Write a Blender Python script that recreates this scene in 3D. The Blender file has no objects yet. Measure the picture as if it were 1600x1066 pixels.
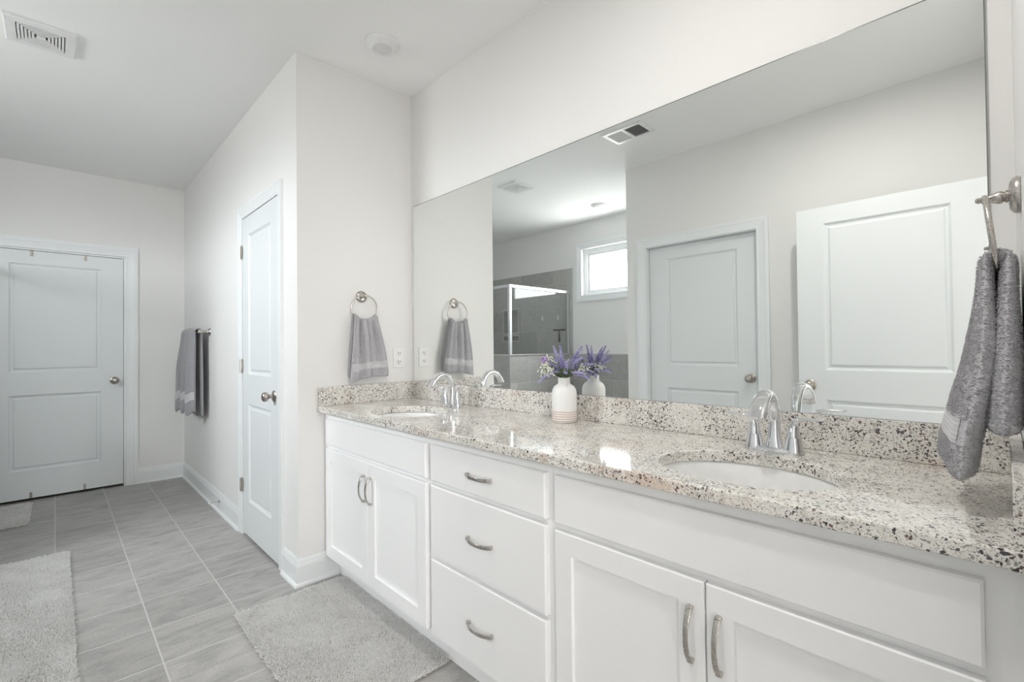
import bpy, bmesh, math, random
import numpy as np
from mathutils import Vector, Matrix

random.seed(7)
RNG = np.random.default_rng(7)
S = bpy.context.scene
COL = S.collection
H = 2.743                                    # ceiling height

# ------------------------------------------------------------------ camera
cam_data = bpy.data.cameras.new('camera')
cam = bpy.data.objects.new('camera', cam_data)
COL.objects.link(cam)
cam_data.sensor_fit = 'HORIZONTAL'
cam_data.sensor_width = 36.0
cam_data.lens = 738.12 / 1600 * 36
cam_data.clip_start = 0.02
YAW, PITCH, ROLL = 0.80243, 0.0127, -0.0105
_d = Vector((-math.sin(YAW) * math.cos(PITCH), math.cos(YAW) * math.cos(PITCH), math.sin(PITCH)))
_r = Vector((math.cos(YAW), math.sin(YAW), 0))
_u = _r.cross(_d)
_r2 = math.cos(ROLL) * _r + math.sin(ROLL) * _u
_u2 = -math.sin(ROLL) * _r + math.cos(ROLL) * _u
cam.matrix_world = Matrix(((_r2.x, _u2.x, -_d.x, 2.5032), (_r2.y, _u2.y, -_d.y, -1.5702),
                           (_r2.z, _u2.z, -_d.z, 1.2044), (0, 0, 0, 1)))
S.camera = cam

# ------------------------------------------------------------------ view, sky and light
S.view_settings.view_transform = 'Standard'
S.view_settings.look = 'None'
S.view_settings.gamma = 1.0
S.view_settings.use_curve_mapping = False
S.view_settings.exposure = 0.70
S.cycles.use_denoising = True
S.cycles.max_bounces = 14
S.cycles.diffuse_bounces = 10
S.cycles.glossy_bounces = 8
S.cycles.transparent_max_bounces = 16
S.cycles.caustics_reflective = True
S.cycles.blur_glossy = 0.6
S.cycles.caustics_refractive = False
S.cycles.sample_clamp_indirect = 6.0

world = bpy.data.worlds.new('overcast_sky')
S.world = world
world.use_nodes = True
wn = world.node_tree.nodes['Background']
_wt = world.node_tree
_tc = _wt.nodes.new('ShaderNodeTexCoord')
_sx = _wt.nodes.new('ShaderNodeSeparateXYZ')
_rp = _wt.nodes.new('ShaderNodeValToRGB')
_mr = _wt.nodes.new('ShaderNodeMapRange')
_mr.inputs['From Min'].default_value = -1.0
_wt.links.new(_tc.outputs['Generated'], _sx.inputs[0])
_wt.links.new(_sx.outputs['Z'], _mr.inputs['Value'])
_wt.links.new(_mr.outputs['Result'], _rp.inputs['Fac'])
_rp.color_ramp.elements[0].position = 0.44
_rp.color_ramp.elements[0].color = (0.30, 0.30, 0.29, 1)
_rp.color_ramp.elements[1].position = 0.54
_rp.color_ramp.elements[1].color = (0.94, 0.97, 1.0, 1)
_wt.links.new(_rp.outputs['Color'], wn.inputs['Color'])
wn.inputs['Strength'].default_value = 40.0


def area_light(name, loc, direction, sx, sy, power, color, portal=False):
    l = bpy.data.lights.new(name, 'AREA')
    l.shape = 'RECTANGLE'
    l.size, l.size_y = sx, sy
    l.energy = power
    l.color = color
    l.cycles.is_portal = portal
    o = bpy.data.objects.new(name, l)
    COL.objects.link(o)
    o.location = loc
    o.rotation_euler = Vector(direction).to_track_quat('-Z', 'Y').to_euler()
    return o


area_light('window_portal', (-0.6475, -3.30, 2.10), (0, 1, 0), 1.0, 0.62, 1.0, (1, 1, 1), portal=True)
# daylight of the bedroom's own windows, coming in through the open doorway behind the camera
area_light('bedroom_daylight', (5.6, -2.55, 1.55), (-1, 0, 0), 1.8, 1.9, 54.0, (1.0, 0.985, 0.97))

# ------------------------------------------------------------------ materials
def new_mat(name):
    m = bpy.data.materials.new(name)
    m.use_nodes = True
    nt = m.node_tree
    return m, nt, nt.nodes['Principled BSDF']


def N(nt, kind, **kw):
    n = nt.nodes.new(kind)
    for k, v in kw.items():
        if k.startswith('in_'):
            n.inputs[k[3:].replace('_', ' ')].default_value = v
        else:
            setattr(n, k, v)
    return n


def L(nt, a, b):
    nt.links.new(a, b)


def coords(nt, scale=(1, 1, 1), rot=(0, 0, 0), loc=(0, 0, 0)):
    g = N(nt, 'ShaderNodeNewGeometry')
    mp = N(nt, 'ShaderNodeMapping')
    mp.inputs['Scale'].default_value = scale
    mp.inputs['Rotation'].default_value = rot
    mp.inputs['Location'].default_value = loc
    L(nt, g.outputs['Position'], mp.inputs['Vector'])
    return mp.outputs['Vector']


def ramp(nt, src, stops, interp='LINEAR'):
    r = N(nt, 'ShaderNodeValToRGB')
    r.color_ramp.interpolation = interp
    el = r.color_ramp.elements
    while len(el) < len(stops):
        el.new(0.5)
    for e, (p, c) in zip(el, stops):
        e.position = p
        e.color = c if len(c) == 4 else (*c, 1)
    L(nt, src, r.inputs['Fac'])
    return r.outputs['Color']


def mix(nt, fac, a, b, blend='MIX'):
    m = N(nt, 'ShaderNodeMix', data_type='RGBA', blend_type=blend)
    for sock, v in ((m.inputs[0], fac), (m.inputs[6], a), (m.inputs[7], b)):
        if hasattr(v, 'default_value'):
            L(nt, v, sock)
        elif isinstance(v, (int, float)):
            sock.default_value = v
        else:
            sock.default_value = (*v, 1) if len(v) == 3 else v
    return m.outputs[2]


def bump(nt, bs, height, strength, dist=0.001):
    b = N(nt, 'ShaderNodeBump')
    b.inputs['Strength'].default_value = strength
    b.inputs['Distance'].default_value = dist
    L(nt, height, b.inputs['Height'])
    L(nt, b.outputs['Normal'], bs.inputs['Normal'])


def paint(name, color, rough=0.55, texture=0.0, spec=0.4, tscale=180):
    m, nt, bs = new_mat(name)
    v = coords(nt)
    n = N(nt, 'ShaderNodeTexNoise', in_Scale=1.3, in_Detail=2.0)
    L(nt, v, n.inputs['Vector'])
    c = ramp(nt, n.outputs['Fac'], [(0.3, tuple(x * 0.985 for x in color)), (0.7, color)])
    L(nt, c, bs.inputs['Base Color'])
    bs.inputs['Roughness'].default_value = rough
    bs.inputs['Specular IOR Level'].default_value = spec
    if texture:
        t = N(nt, 'ShaderNodeTexNoise', in_Scale=tscale, in_Detail=3.0)
        L(nt, v, t.inputs['Vector'])
        bump(nt, bs, t.outputs['Fac'], texture, 0.0015)
    return m


def metal(name, color, rough, brushed=0.0):
    m, nt, bs = new_mat(name)
    bs.inputs['Base Color'].default_value = (*color, 1)
    bs.inputs['Metallic'].default_value = 1.0
    bs.inputs['Roughness'].default_value = rough
    if brushed:
        v = coords(nt, (260, 260, 900))
        n = N(nt, 'ShaderNodeTexNoise', in_Scale=1.0, in_Detail=2.0)
        L(nt, v, n.inputs['Vector'])
        r = N(nt, 'ShaderNodeMapRange')
        r.inputs['To Min'].default_value = rough - brushed
        r.inputs['To Max'].default_value = rough + brushed
        L(nt, n.outputs['Fac'], r.inputs['Value'])
        L(nt, r.outputs['Result'], bs.inputs['Roughness'])
    return m


def plain(name, color, rough=0.5, spec=0.5):
    m, nt, bs = new_mat(name)
    n = N(nt, 'ShaderNodeTexNoise', in_Scale=30.0, in_Detail=2.0)
    L(nt, coords(nt), n.inputs['Vector'])
    L(nt, ramp(nt, n.outputs['Fac'], [(0.3, tuple(c * 0.95 for c in color)), (0.7, color)]), bs.inputs['Base Color'])
    bs.inputs['Roughness'].default_value = rough
    bs.inputs['Specular IOR Level'].default_value = spec
    return m


def granite_mat():
    m, nt, bs = new_mat('speckled_granite')
    v = coords(nt)
    # gentle warp so that the grains are not round
    wn_ = N(nt, 'ShaderNodeTexNoise', in_Scale=60.0, in_Detail=2.0)
    L(nt, v, wn_.inputs['Vector'])
    wv = N(nt, 'ShaderNodeVectorMath', operation='SCALE')
    wv.inputs['Scale'].default_value = 0.016
    L(nt, wn_.outputs['Color'], wv.inputs[0])
    va = N(nt, 'ShaderNodeVectorMath', operation='ADD')
    L(nt, v, va.inputs[0])
    L(nt, wv.outputs[0], va.inputs[1])
    W = va.outputs[0]
    base_n = N(nt, 'ShaderNodeTexNoise', in_Scale=38.0, in_Detail=4.0, in_Roughness=0.7)
    L(nt, v, base_n.inputs['Vector'])
    col = ramp(nt, base_n.outputs['Fac'], [(0.28, (0.53, 0.515, 0.48)), (0.42, (0.72, 0.70, 0.66)),
                                           (0.58, (0.82, 0.80, 0.76)), (0.74, (0.70, 0.66, 0.61))])
    # broad warm and rusty clouds
    big = N(nt, 'ShaderNodeTexNoise', in_Scale=3.6, in_Detail=5.0, in_Roughness=0.62)
    L(nt, coords(nt, loc=(3.1, 1.7, 0.4)), big.inputs['Vector'])
    rust = ramp(nt, big.outputs['Fac'], [(0.56, (0, 0, 0)), (0.70, (0.6, 0.6, 0.6))])
    col = mix(nt, rust, col, (0.60, 0.44, 0.33))
    # one rusty mineral stain on the front edge below the second basin
    for (cx_, sx_, amt) in ((1.93, 0.13, 0.55), (1.60, 0.022, 0.45), (1.80, 0.06, 0.3)):
        st = N(nt, 'ShaderNodeVectorMath', operation='SUBTRACT')
        st.inputs[1].default_value = (cx_, -0.58, 0.888)
        L(nt, v, st.inputs[0])
        sc_ = N(nt, 'ShaderNodeVectorMath', operation='MULTIPLY')
        sc_.inputs[1].default_value = (1 / sx_, 1 / 0.028, 1 / 0.030)
        L(nt, st.outputs[0], sc_.inputs[0])
        ln_ = N(nt, 'ShaderNodeVectorMath', operation='LENGTH')
        L(nt, sc_.outputs[0], ln_.inputs[0])
        ad_ = N(nt, 'ShaderNodeMath', operation='MULTIPLY_ADD')
        L(nt, base_n.outputs['Fac'], ad_.inputs[0])
        ad_.inputs[1].default_value = 1.6
        L(nt, ln_.outputs['Value'], ad_.inputs[2])
        mr_ = N(nt, 'ShaderNodeMapRange')
        mr_.inputs['From Min'].default_value = 1.75
        mr_.inputs['From Max'].default_value = 1.15
        mr_.inputs['To Max'].default_value = amt
        L(nt, ad_.outputs[0], mr_.inputs['Value'])
        col = mix(nt, mr_.outputs['Result'], col, (0.60, 0.40, 0.275))
    # fine grey grains
    def grains(scale, dens, size, seed, colour, colsrc, dens_mod=None):
        vo = N(nt, 'ShaderNodeTexVoronoi', in_Scale=scale, in_Randomness=1.0)
        mp = N(nt, 'ShaderNodeVectorMath', operation='ADD')
        mp.inputs[1].default_value = (seed, seed * 1.7, seed * 0.6)
        L(nt, W, mp.inputs[0])
        L(nt, mp.outputs[0], vo.inputs['Vector'])
        sep = N(nt, 'ShaderNodeSeparateColor')
        L(nt, vo.outputs['Color'], sep.inputs[0])
        pick = N(nt, 'ShaderNodeMath', operation='LESS_THAN')
        L(nt, sep.outputs[0], pick.inputs[0])
        if dens_mod is None:
            pick.inputs[1].default_value = dens
        else:
            mm = N(nt, 'ShaderNodeMath', operation='MULTIPLY')
            L(nt, dens_mod, mm.inputs[0])
            mm.inputs[1].default_value = dens
            L(nt, mm.outputs[0], pick.inputs[1])
        sz = N(nt, 'ShaderNodeMath', operation='MULTIPLY_ADD')
        L(nt, sep.outputs[1], sz.inputs[0])
        sz.inputs[1].default_value = size * 0.8
        sz.inputs[2].default_value = size * 0.55
        near = N(nt, 'ShaderNodeMath', operation='LESS_THAN')
        L(nt, vo.outputs['Distance'], near.inputs[0])
        L(nt, sz.outputs[0], near.inputs[1])
        f = N(nt, 'ShaderNodeMath', operation='MULTIPLY')
        L(nt, pick.outputs[0], f.inputs[0])
        L(nt, near.outputs[0], f.inputs[1])
        return mix(nt, f.outputs[0], colsrc, ramp(nt, sep.outputs[2], colour))
    dn = N(nt, 'ShaderNodeTexNoise', in_Scale=9.0, in_Detail=3.0)
    L(nt, v, dn.inputs['Vector'])
    dm = N(nt, 'ShaderNodeMapRange')
    dm.inputs['From Min'].default_value = 0.35
    dm.inputs['From Max'].default_value = 0.68
    dm.inputs['To Min'].default_value = 0.25
    dm.inputs['To Max'].default_value = 1.6
    L(nt, dn.outputs['Fac'], dm.inputs['Value'])
    D = dm.outputs['Result']
    col = grains(420, 0.34, 0.55, 1.3, [(0.0, (0.38, 0.37, 0.35)), (1.0, (0.54, 0.48, 0.41))], col)
    col = grains(290, 0.24, 0.55, 5.1, [(0.0, (0.20, 0.195, 0.19)), (1.0, (0.36, 0.33, 0.31))], col, D)
    col = grains(200, 0.19, 0.50, 2.7, [(0.0, (0.035, 0.033, 0.036)), (0.6, (0.10, 0.075, 0.075)), (1.0, (0.19, 0.10, 0.09))], col, D)
    col = grains(125, 0.055, 0.44, 8.9, [(0.0, (0.03, 0.03, 0.034)), (0.5, (0.10, 0.10, 0.11)), (1.0, (0.13, 0.06, 0.06))], col, D)
    L(nt, col, bs.inputs['Base Color'])
    bs.inputs['Roughness'].default_value = 0.07
    bs.inputs['Specular IOR Level'].default_value = 0.55
    return m


def tile_mat(name, plane, tw, th, off, base, grout, mortar, rough, bump_s=0.5, stagger=0.0, streak=(2.5, 14, 3), lo=0.74, hi=1.22):
    m, nt, bs = new_mat(name)
    g = N(nt, 'ShaderNodeNewGeometry')
    sp = N(nt, 'ShaderNodeSeparateXYZ')
    L(nt, g.outputs['Position'], sp.inputs[0])
    cb = N(nt, 'ShaderNodeCombineXYZ')
    for k, ax in enumerate(plane):
        a = N(nt, 'ShaderNodeMath', operation='SUBTRACT')
        L(nt, sp.outputs['XYZ'.index(ax)], a.inputs[0])
        a.inputs[1].default_value = off[k] - 20 * (tw, th)[k]
        L(nt, a.outputs[0], cb.inputs[k])
    br = N(nt, 'ShaderNodeTexBrick', offset=stagger, offset_frequency=2, squash=1.0)
    br.inputs['Scale'].default_value = 1.0
    br.inputs['Brick Width'].default_value = tw
    br.inputs['Row Height'].default_value = th
    br.inputs['Mortar Size'].default_value = mortar
    br.inputs['Mortar Smooth'].default_value = 0.15
    br.inputs['Bias'].default_value = 0.0
    br.inputs['Color1'].default_value = (0, 0, 0, 1)
    br.inputs['Color2'].default_value = (1, 1, 1, 1)
    L(nt, cb.outputs[0], br.inputs['Vector'])
    # stone figure, shifted tile by tile
    sh = N(nt, 'ShaderNodeVectorMath', operation='MULTIPLY_ADD')
    L(nt, br.outputs['Color'], sh.inputs[0])
    sh.inputs[1].default_value = (7, 5, 3)
    mp = N(nt, 'ShaderNodeMapping')
    mp.inputs['Rotation'].default_value = (0.2, 0.15, 0.55)
    mp.inputs['Scale'].default_value = streak
    L(nt, g.outputs['Position'], mp.inputs['Vector'])
    L(nt, mp.outputs[0], sh.inputs[2])
    n1 = N(nt, 'ShaderNodeTexNoise', in_Scale=1.6, in_Detail=6.0, in_Roughness=0.62, in_Distortion=0.8)
    L(nt, sh.outputs[0], n1.inputs['Vector'])
    c1 = ramp(nt, n1.outputs['Fac'], [(0.28, tuple(c * lo for c in base)), (0.5, base), (0.72, tuple(min(1, c * hi) for c in base))])
    n2 = N(nt, 'ShaderNodeTexNoise', in_Scale=120.0, in_Detail=3.0)
    L(nt, g.outputs['Position'], n2.inputs['Vector'])
    c2 = mix(nt, 0.5, c1, ramp(nt, n2.outputs['Fac'], [(0.3, (0.78, 0.78, 0.78)), (0.7, (1.2, 1.2, 1.2))]), 'MULTIPLY')
    c3 = mix(nt, 0.10, c2, br.outputs['Color'], 'OVERLAY')
    L(nt, mix(nt, br.outputs['Fac'], c3, grout), bs.inputs['Base Color'])
    bs.inputs['Roughness'].default_value = rough
    inv = N(nt, 'ShaderNodeMath', operation='SUBTRACT')
    inv.inputs[0].default_value = 1.0
    L(nt, br.outputs['Fac'], inv.inputs[1])
    ad = N(nt, 'ShaderNodeMath', operation='MULTIPLY_ADD')
    L(nt, n1.outputs['Fac'], ad.inputs[0])
    ad.inputs[1].default_value = 0.3
    L(nt, inv.outputs[0], ad.inputs[2])
    bump(nt, bs, ad.outputs[0], bump_s, 0.0015)
    return m


def glass_mat(name, tint, refl=1.0):
    m = bpy.data.materials.new(name)
    m.use_nodes = True
    nt = m.node_tree
    nt.nodes.clear()
    out = N(nt, 'ShaderNodeOutputMaterial')
    tr = N(nt, 'ShaderNodeBsdfTransparent')
    tr.inputs['Color'].default_value = (*tint, 1)
    gl = N(nt, 'ShaderNodeBsdfGlossy')
    gl.inputs['Roughness'].default_value = 0.0
    # thin sheet: Schlick reflectance from either side
    g = N(nt, 'ShaderNodeNewGeometry')
    dt = N(nt, 'ShaderNodeVectorMath', operation='DOT_PRODUCT')
    L(nt, g.outputs['Normal'], dt.inputs[0])
    L(nt, g.outputs['Incoming'], dt.inputs[1])
    ab = N(nt, 'ShaderNodeMath', operation='ABSOLUTE')
    L(nt, dt.outputs['Value'], ab.inputs[0])
    om = N(nt, 'ShaderNodeMath', operation='SUBTRACT')
    om.inputs[0].default_value = 1.0
    L(nt, ab.outputs[0], om.inputs[1])
    pw = N(nt, 'ShaderNodeMath', operation='POWER')
    pw.inputs[1].default_value = 5.0
    L(nt, om.outputs[0], pw.inputs[0])
    mu = N(nt, 'ShaderNodeMath', operation='MULTIPLY_ADD')
    L(nt, pw.outputs[0], mu.inputs[0])
    mu.inputs[1].default_value = 0.96 * refl
    mu.inputs[2].default_value = 0.04 * refl
    mu.use_clamp = True
    ms = N(nt, 'ShaderNodeMixShader')
    L(nt, mu.outputs[0], ms.inputs[0])
    L(nt, tr.outputs[0], ms.inputs[1])
    L(nt, gl.outputs[0], ms.inputs[2])
    L(nt, ms.outputs[0], out.inputs['Surface'])
    return m


def cloth_mat(name, dark, light, scale=420, strength=0.7, dist=0.003):
    m, nt, bs = new_mat(name)
    v = coords(nt)
    n = N(nt, 'ShaderNodeTexNoise', in_Scale=scale, in_Detail=4.0, in_Roughness=0.7)
    L(nt, v, n.inputs['Vector'])
    n2 = N(nt, 'ShaderNodeTexNoise', in_Scale=22.0, in_Detail=3.0)
    L(nt, v, n2.inputs['Vector'])
    c = ramp(nt, n.outputs['Fac'], [(0.32, dark), (0.68, light)])
    c = mix(nt, 0.35, c, ramp(nt, n2.outputs['Fac'], [(0.3, (0.86, 0.86, 0.86)), (0.7, (1.1, 1.1, 1.1))]), 'MULTIPLY')
    L(nt, c, bs.inputs['Base Color'])
    bs.inputs['Roughness'].default_value = 0.95
    bs.inputs['Specular IOR Level'].default_value = 0.1
    bs.inputs['Sheen Weight'].default_value = 0.35
    bs.inputs['Sheen Roughness'].default_value = 0.5
    bump(nt, bs, n.outputs['Fac'], strength, dist)
    return m


M = {}
M['wall'] = paint('warm_white_wall_paint', (0.80, 0.793, 0.783), 0.7, 0.10, 0.25, 260)
M['ceil'] = paint('flat_white_ceiling_paint', (0.89, 0.89, 0.888), 0.85, 0.12, 0.15, 200)
M['trim'] = paint('semi_gloss_white_trim_paint', (0.81, 0.83, 0.84), 0.35, 0.0, 0.5)
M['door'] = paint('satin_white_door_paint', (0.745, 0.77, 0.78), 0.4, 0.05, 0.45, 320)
M['cab'] = paint('white_cabinet_lacquer', (0.875, 0.875, 0.88), 0.33, 0.0, 0.5)
M['floor'] = tile_mat('grey_floor_tile', 'XY', 0.309, 0.302, (-0.068, -0.967), (0.385, 0.375, 0.36), (0.57, 0.558, 0.54), 0.0032, 0.42, 0.5, 0.0, (9.5, 3.2, 3), 0.72, 1.2)
M['walltile'] = tile_mat('grey_shower_tile', 'XZ', 0.61, 0.305, (-1.268, 0.19), (0.42, 0.412, 0.395), (0.55, 0.545, 0.53), 0.0028, 0.35, 0.4, 0.5, (9, 9, 12), 0.88, 1.1)
M['walltile_y'] = tile_mat('grey_shower_tile_side', 'YZ', 0.61, 0.305, (-2.055, 0.19), (0.42, 0.412, 0.395), (0.55, 0.545, 0.53), 0.0028, 0.35, 0.4, 0.5, (9, 9, 12), 0.88, 1.1)
M['granite'] = granite_mat()
M['chrome'] = metal('polished_chrome', (0.82, 0.83, 0.85), 0.04)
M['nickel'] = metal('brushed_nickel', (0.56, 0.53, 0.50), 0.27, 0.07)
M['nickel_dark'] = metal('aged_nickel', (0.45, 0.41, 0.37), 0.30, 0.06)
M['alu'] = metal('satin_aluminium', (0.70, 0.71, 0.72), 0.45)
M['porcelain'] = plain('white_porcelain', (0.86, 0.86, 0.855), 0.08, 0.6)
M['plastic'] = plain('white_plastic', (0.82, 0.82, 0.82), 0.35)
M['lens'] = plain('frosted_lamp_lens', (0.74, 0.74, 0.74), 0.5)
M['dark'] = plain('dark_void', (0.03, 0.03, 0.032), 0.8)
M['duct'] = plain('dim_duct', (0.30, 0.30, 0.31), 0.8)
M['black'] = plain('black_rubber', (0.035, 0.035, 0.037), 0.5)
M['grey'] = plain('grey_slots', (0.07, 0.07, 0.07), 0.6)
M['glass'] = glass_mat('clear_shower_glass', (0.965, 0.975, 0.97), 1.6)
M['pane'] = glass_mat('window_glass', (0.97, 0.98, 0.98), 1.0)
M['towel'] = cloth_mat('grey_terry', (0.34, 0.332, 0.355), (0.68, 0.67, 0.70))
M['towel_plain'] = cloth_mat('grey_bath_terry', (0.25, 0.245, 0.262), (0.40, 0.392, 0.415), 300)
M['band'] = cloth_mat('grey_woven_band', (0.50, 0.492, 0.515), (0.59, 0.582, 0.60), 900, 0.3, 0.001)
M['rug'] = cloth_mat('pale_grey_chenille', (0.66, 0.65, 0.635), (0.95, 0.942, 0.93), 260, 0.5)
M['rugback'] = plain('rug_backing', (0.50, 0.49, 0.475), 0.9)


def mirror_mat():
    m, nt, bs = new_mat('silvered_mirror')
    bs.inputs['Base Color'].default_value = (0.925, 0.945, 0.935, 1)
    bs.inputs['Metallic'].default_value = 1.0
    bs.inputs['Roughness'].default_value = 0.0
    return m


M['mirror'] = mirror_mat()
M['mirror_edge'] = plain('mirror_edge', (0.16, 0.18, 0.17), 0.25)


def vase_mat():
    m, nt, bs = new_mat('matte_white_ceramic_with_banded_foot')
    g = N(nt, 'ShaderNodeNewGeometry')
    sp = N(nt, 'ShaderNodeSeparateXYZ')
    L(nt, g.outputs['Position'], sp.inputs[0])
    w = N(nt, 'ShaderNodeTexNoise', in_Scale=25.0)
    L(nt, g.outputs['Position'], w.inputs['Vector'])
    mm = N(nt, 'ShaderNodeMath', operation='MULTIPLY_ADD')
    L(nt, w.outputs['Fac'], mm.inputs[0])
    mm.inputs[1].default_value = 0.004
    L(nt, sp.outputs['Z'], mm.inputs[2])
    sn = N(nt, 'ShaderNodeMath', operation='MULTIPLY')
    L(nt, mm.outputs[0], sn.inputs[0])
    sn.inputs[1].default_value = 2 * math.pi / 0.0088
    si = N(nt, 'ShaderNodeMath', operation='SINE')
    L(nt, sn.outputs[0], si.inputs[0])
    hs = N(nt, 'ShaderNodeMath', operation='MULTIPLY_ADD')
    L(nt, si.outputs[0], hs.inputs[0])
    hs.inputs[1].default_value = 0.5
    hs.inputs[2].default_value = 0.5
    band = ramp(nt, hs.outputs[0], [(0.10, (0.56, 0.40, 0.33)), (0.42, (0.83, 0.79, 0.76))])
    lt = N(nt, 'ShaderNodeMath', operation='LESS_THAN')
    L(nt, sp.outputs['Z'], lt.inputs[0])
    lt.inputs[1].default_value = 0.9034 + 0.049
    L(nt, mix(nt, lt.outputs[0], (0.84, 0.84, 0.83), band), bs.inputs['Base Color'])
    bs.inputs['Roughness'].default_value = 0.55
    return m


M['vase'] = vase_mat()
M['stem'] = plain('sage_green_stem', (0.23, 0.30, 0.14), 0.7)
M['leaf'] = plain('grey_green_leaf', (0.26, 0.34, 0.20), 0.7)
M['lav'] = plain('lavender_blossom', (0.30, 0.27, 0.53), 0.8)
M['lav_light'] = plain('pale_lavender_blossom', (0.47, 0.44, 0.70), 0.8)
M['lilac'] = plain('lilac_blossom', (0.47, 0.34, 0.62), 0.8)
M['white_flower'] = plain('cream_blossom', (0.80, 0.82, 0.68), 0.8)

# ------------------------------------------------------------------ object helpers
WLOC = {}


def link(o, parent=None, world_loc=(0, 0, 0)):
    COL.objects.link(o)
    wl = Vector(world_loc)
    WLOC[o.name] = wl
    if parent is not None:
        o.parent = parent
        o.location = wl - WLOC[parent.name]
    else:
        o.location = wl
    return o


def obj(name, bm, mat, parent=None, smooth=False, weld=True, edge=None):
    """Link the bmesh (built in world coordinates) as ONE mesh object with its origin under its own middle."""
    if weld:
        bmesh.ops.remove_doubles(bm, verts=bm.verts, dist=1e-6)
        bmesh.ops.recalc_face_normals(bm, faces=bm.faces)
    co = np.array([v.co[:] for v in bm.verts])
    lo, hi = co.min(0), co.max(0)
    c = Vector(((lo[0] + hi[0]) / 2, (lo[1] + hi[1]) / 2, lo[2]))
    bm.transform(Matrix.Translation(-c))
    me = bpy.data.meshes.new(name)
    bm.to_mesh(me)
    bm.free()
    for mm in (mat if isinstance(mat, (list, tuple)) else [mat]):
        me.materials.append(mm)
    if smooth:
        me.polygons.foreach_set('use_smooth', [True] * len(me.polygons))
        if edge is not None:
            me.set_sharp_from_angle(angle=edge)
    return link(bpy.data.objects.new(name, me), parent, c)


def raw_obj(name, verts, faces, mat, parent=None, smooth=True):
    verts = np.asarray(verts, float)
    lo, hi = verts.min(0), verts.max(0)
    c = np.array([(lo[0] + hi[0]) / 2, (lo[1] + hi[1]) / 2, lo[2]])
    me = bpy.data.meshes.new(name)
    me.from_pydata((verts - c).tolist(), [], faces.tolist() if hasattr(faces, 'tolist') else faces)
    me.materials.append(mat)
    if smooth:
        me.polygons.foreach_set('use_smooth', [True] * len(me.polygons))
    return link(bpy.data.objects.new(name, me), parent, c)


def thing(name, label, cat, loc, group=None, kind=None):
    o = bpy.data.objects.new(name, None)
    o.empty_display_size = 0.05
    link(o, None, loc)
    return tag(o, label, cat, group, kind)


def tag(o, label=None, cat=None, group=None, kind=None):
    if label:
        o['label'] = label
    if cat:
        o['category'] = cat
    if group:
        o['group'] = group
    if kind:
        o['kind'] = kind
    return o


def struct(o, label=None):
    o['kind'] = 'structure'
    if label:
        o['label'] = label
    return o


def box(bm, x0, x1, y0, y1, z0, z1, bev=0.0, seg=2):
    r = bmesh.ops.create_cube(bm, size=1.0)
    vs = r['verts']
    for v in vs:
        v.co = Vector(((x0 + x1) / 2 + v.co.x * (x1 - x0), (y0 + y1) / 2 + v.co.y * (y1 - y0), (z0 + z1) / 2 + v.co.z * (z1 - z0)))
    if bev:
        es = list({e for v in vs for e in v.link_edges})
        bmesh.ops.bevel(bm, geom=es, offset=bev, segments=seg, affect='EDGES', profile=0.5)


def BM():
    return bmesh.new()


def quad(bm, *ps):
    return bm.faces.new([bm.verts.new(p) for p in ps])


def frame_axes(axis):
    a = Vector(axis).normalized()
    t = Vector((0, 0, 1)) if abs(a.z) < 0.9 else Vector((1, 0, 0))
    u = a.cross(t).normalized()
    return a, u, a.cross(u).normalized()


def lathe(bm, origin, axis, prof, seg=32, sx=1.0, sy=1.0):
    """prof: list of (radius, distance along axis)."""
    a, u, w = frame_axes(axis)
    o = Vector(origin)
    rings = []
    for r, d in prof:
        if r < 1e-6:
            rings.append([bm.verts.new(o + a * d)])
        else:
            rings.append([bm.verts.new(o + a * d + u * (r * sx * math.cos(2 * math.pi * k / seg)) + w * (r * sy * math.sin(2 * math.pi * k / seg))) for k in range(seg)])
    for A, B in zip(rings, rings[1:]):
        if len(A) == 1 and len(B) == 1:
            continue
        for k in range(seg):
            k2 = (k + 1) % seg
            if len(A) == 1:
                bm.faces.new([A[0], B[k], B[k2]])
            elif len(B) == 1:
                bm.faces.new([A[k], A[k2], B[0]])
            else:
                bm.faces.new([A[k], A[k2], B[k2], B[k]])
    return rings


def tube(bm, pts, rad, seg=12, closed=False, cap=True, side=None, flat=None):
    """Sweep an ellipse along pts; rad is a number, or a list of (radius_side, radius_normal)."""
    P = [Vector(p) for p in pts]
    n = len(P)
    rings = []
    prev = None
    for i in range(n):
        a = P[(i + 1) % n] if (closed or i < n - 1) else P[i]
        b = P[i - 1] if (closed or i > 0) else P[i]
        t = (a - b).normalized()
        if side is not None:
            s = Vector(side)
            s = (s - t * s.dot(t)).normalized()
        else:
            if prev is None:
                s = frame_axes(t)[1]
            else:
                s = (prev - t * prev.dot(t)).normalized()
            prev = s
        nn = t.cross(s)
        r = rad[i] if isinstance(rad, (list, tuple)) else rad
        rs, rn = r if isinstance(r, (list, tuple)) else (r, r)
        ring = []
        for k in range(seg):
            c, q = math.cos(2 * math.pi * k / seg), math.sin(2 * math.pi * k / seg)
            if flat:
                c = math.copysign(abs(c) ** flat, c)
                q = math.copysign(abs(q) ** flat, q)
            ring.append(bm.verts.new(P[i] + s * rs * c + nn * rn * q))
        rings.append(ring)
    m = n if closed else n - 1
    for i in range(m):
        A, B = rings[i], rings[(i + 1) % n]
        for k in range(seg):
            k2 = (k + 1) % seg
            bm.faces.new([A[k], A[k2], B[k2], B[k]])
    if cap and not closed:
        bm.faces.new(rings[0][::-1])
        bm.faces.new(rings[-1])


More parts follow.
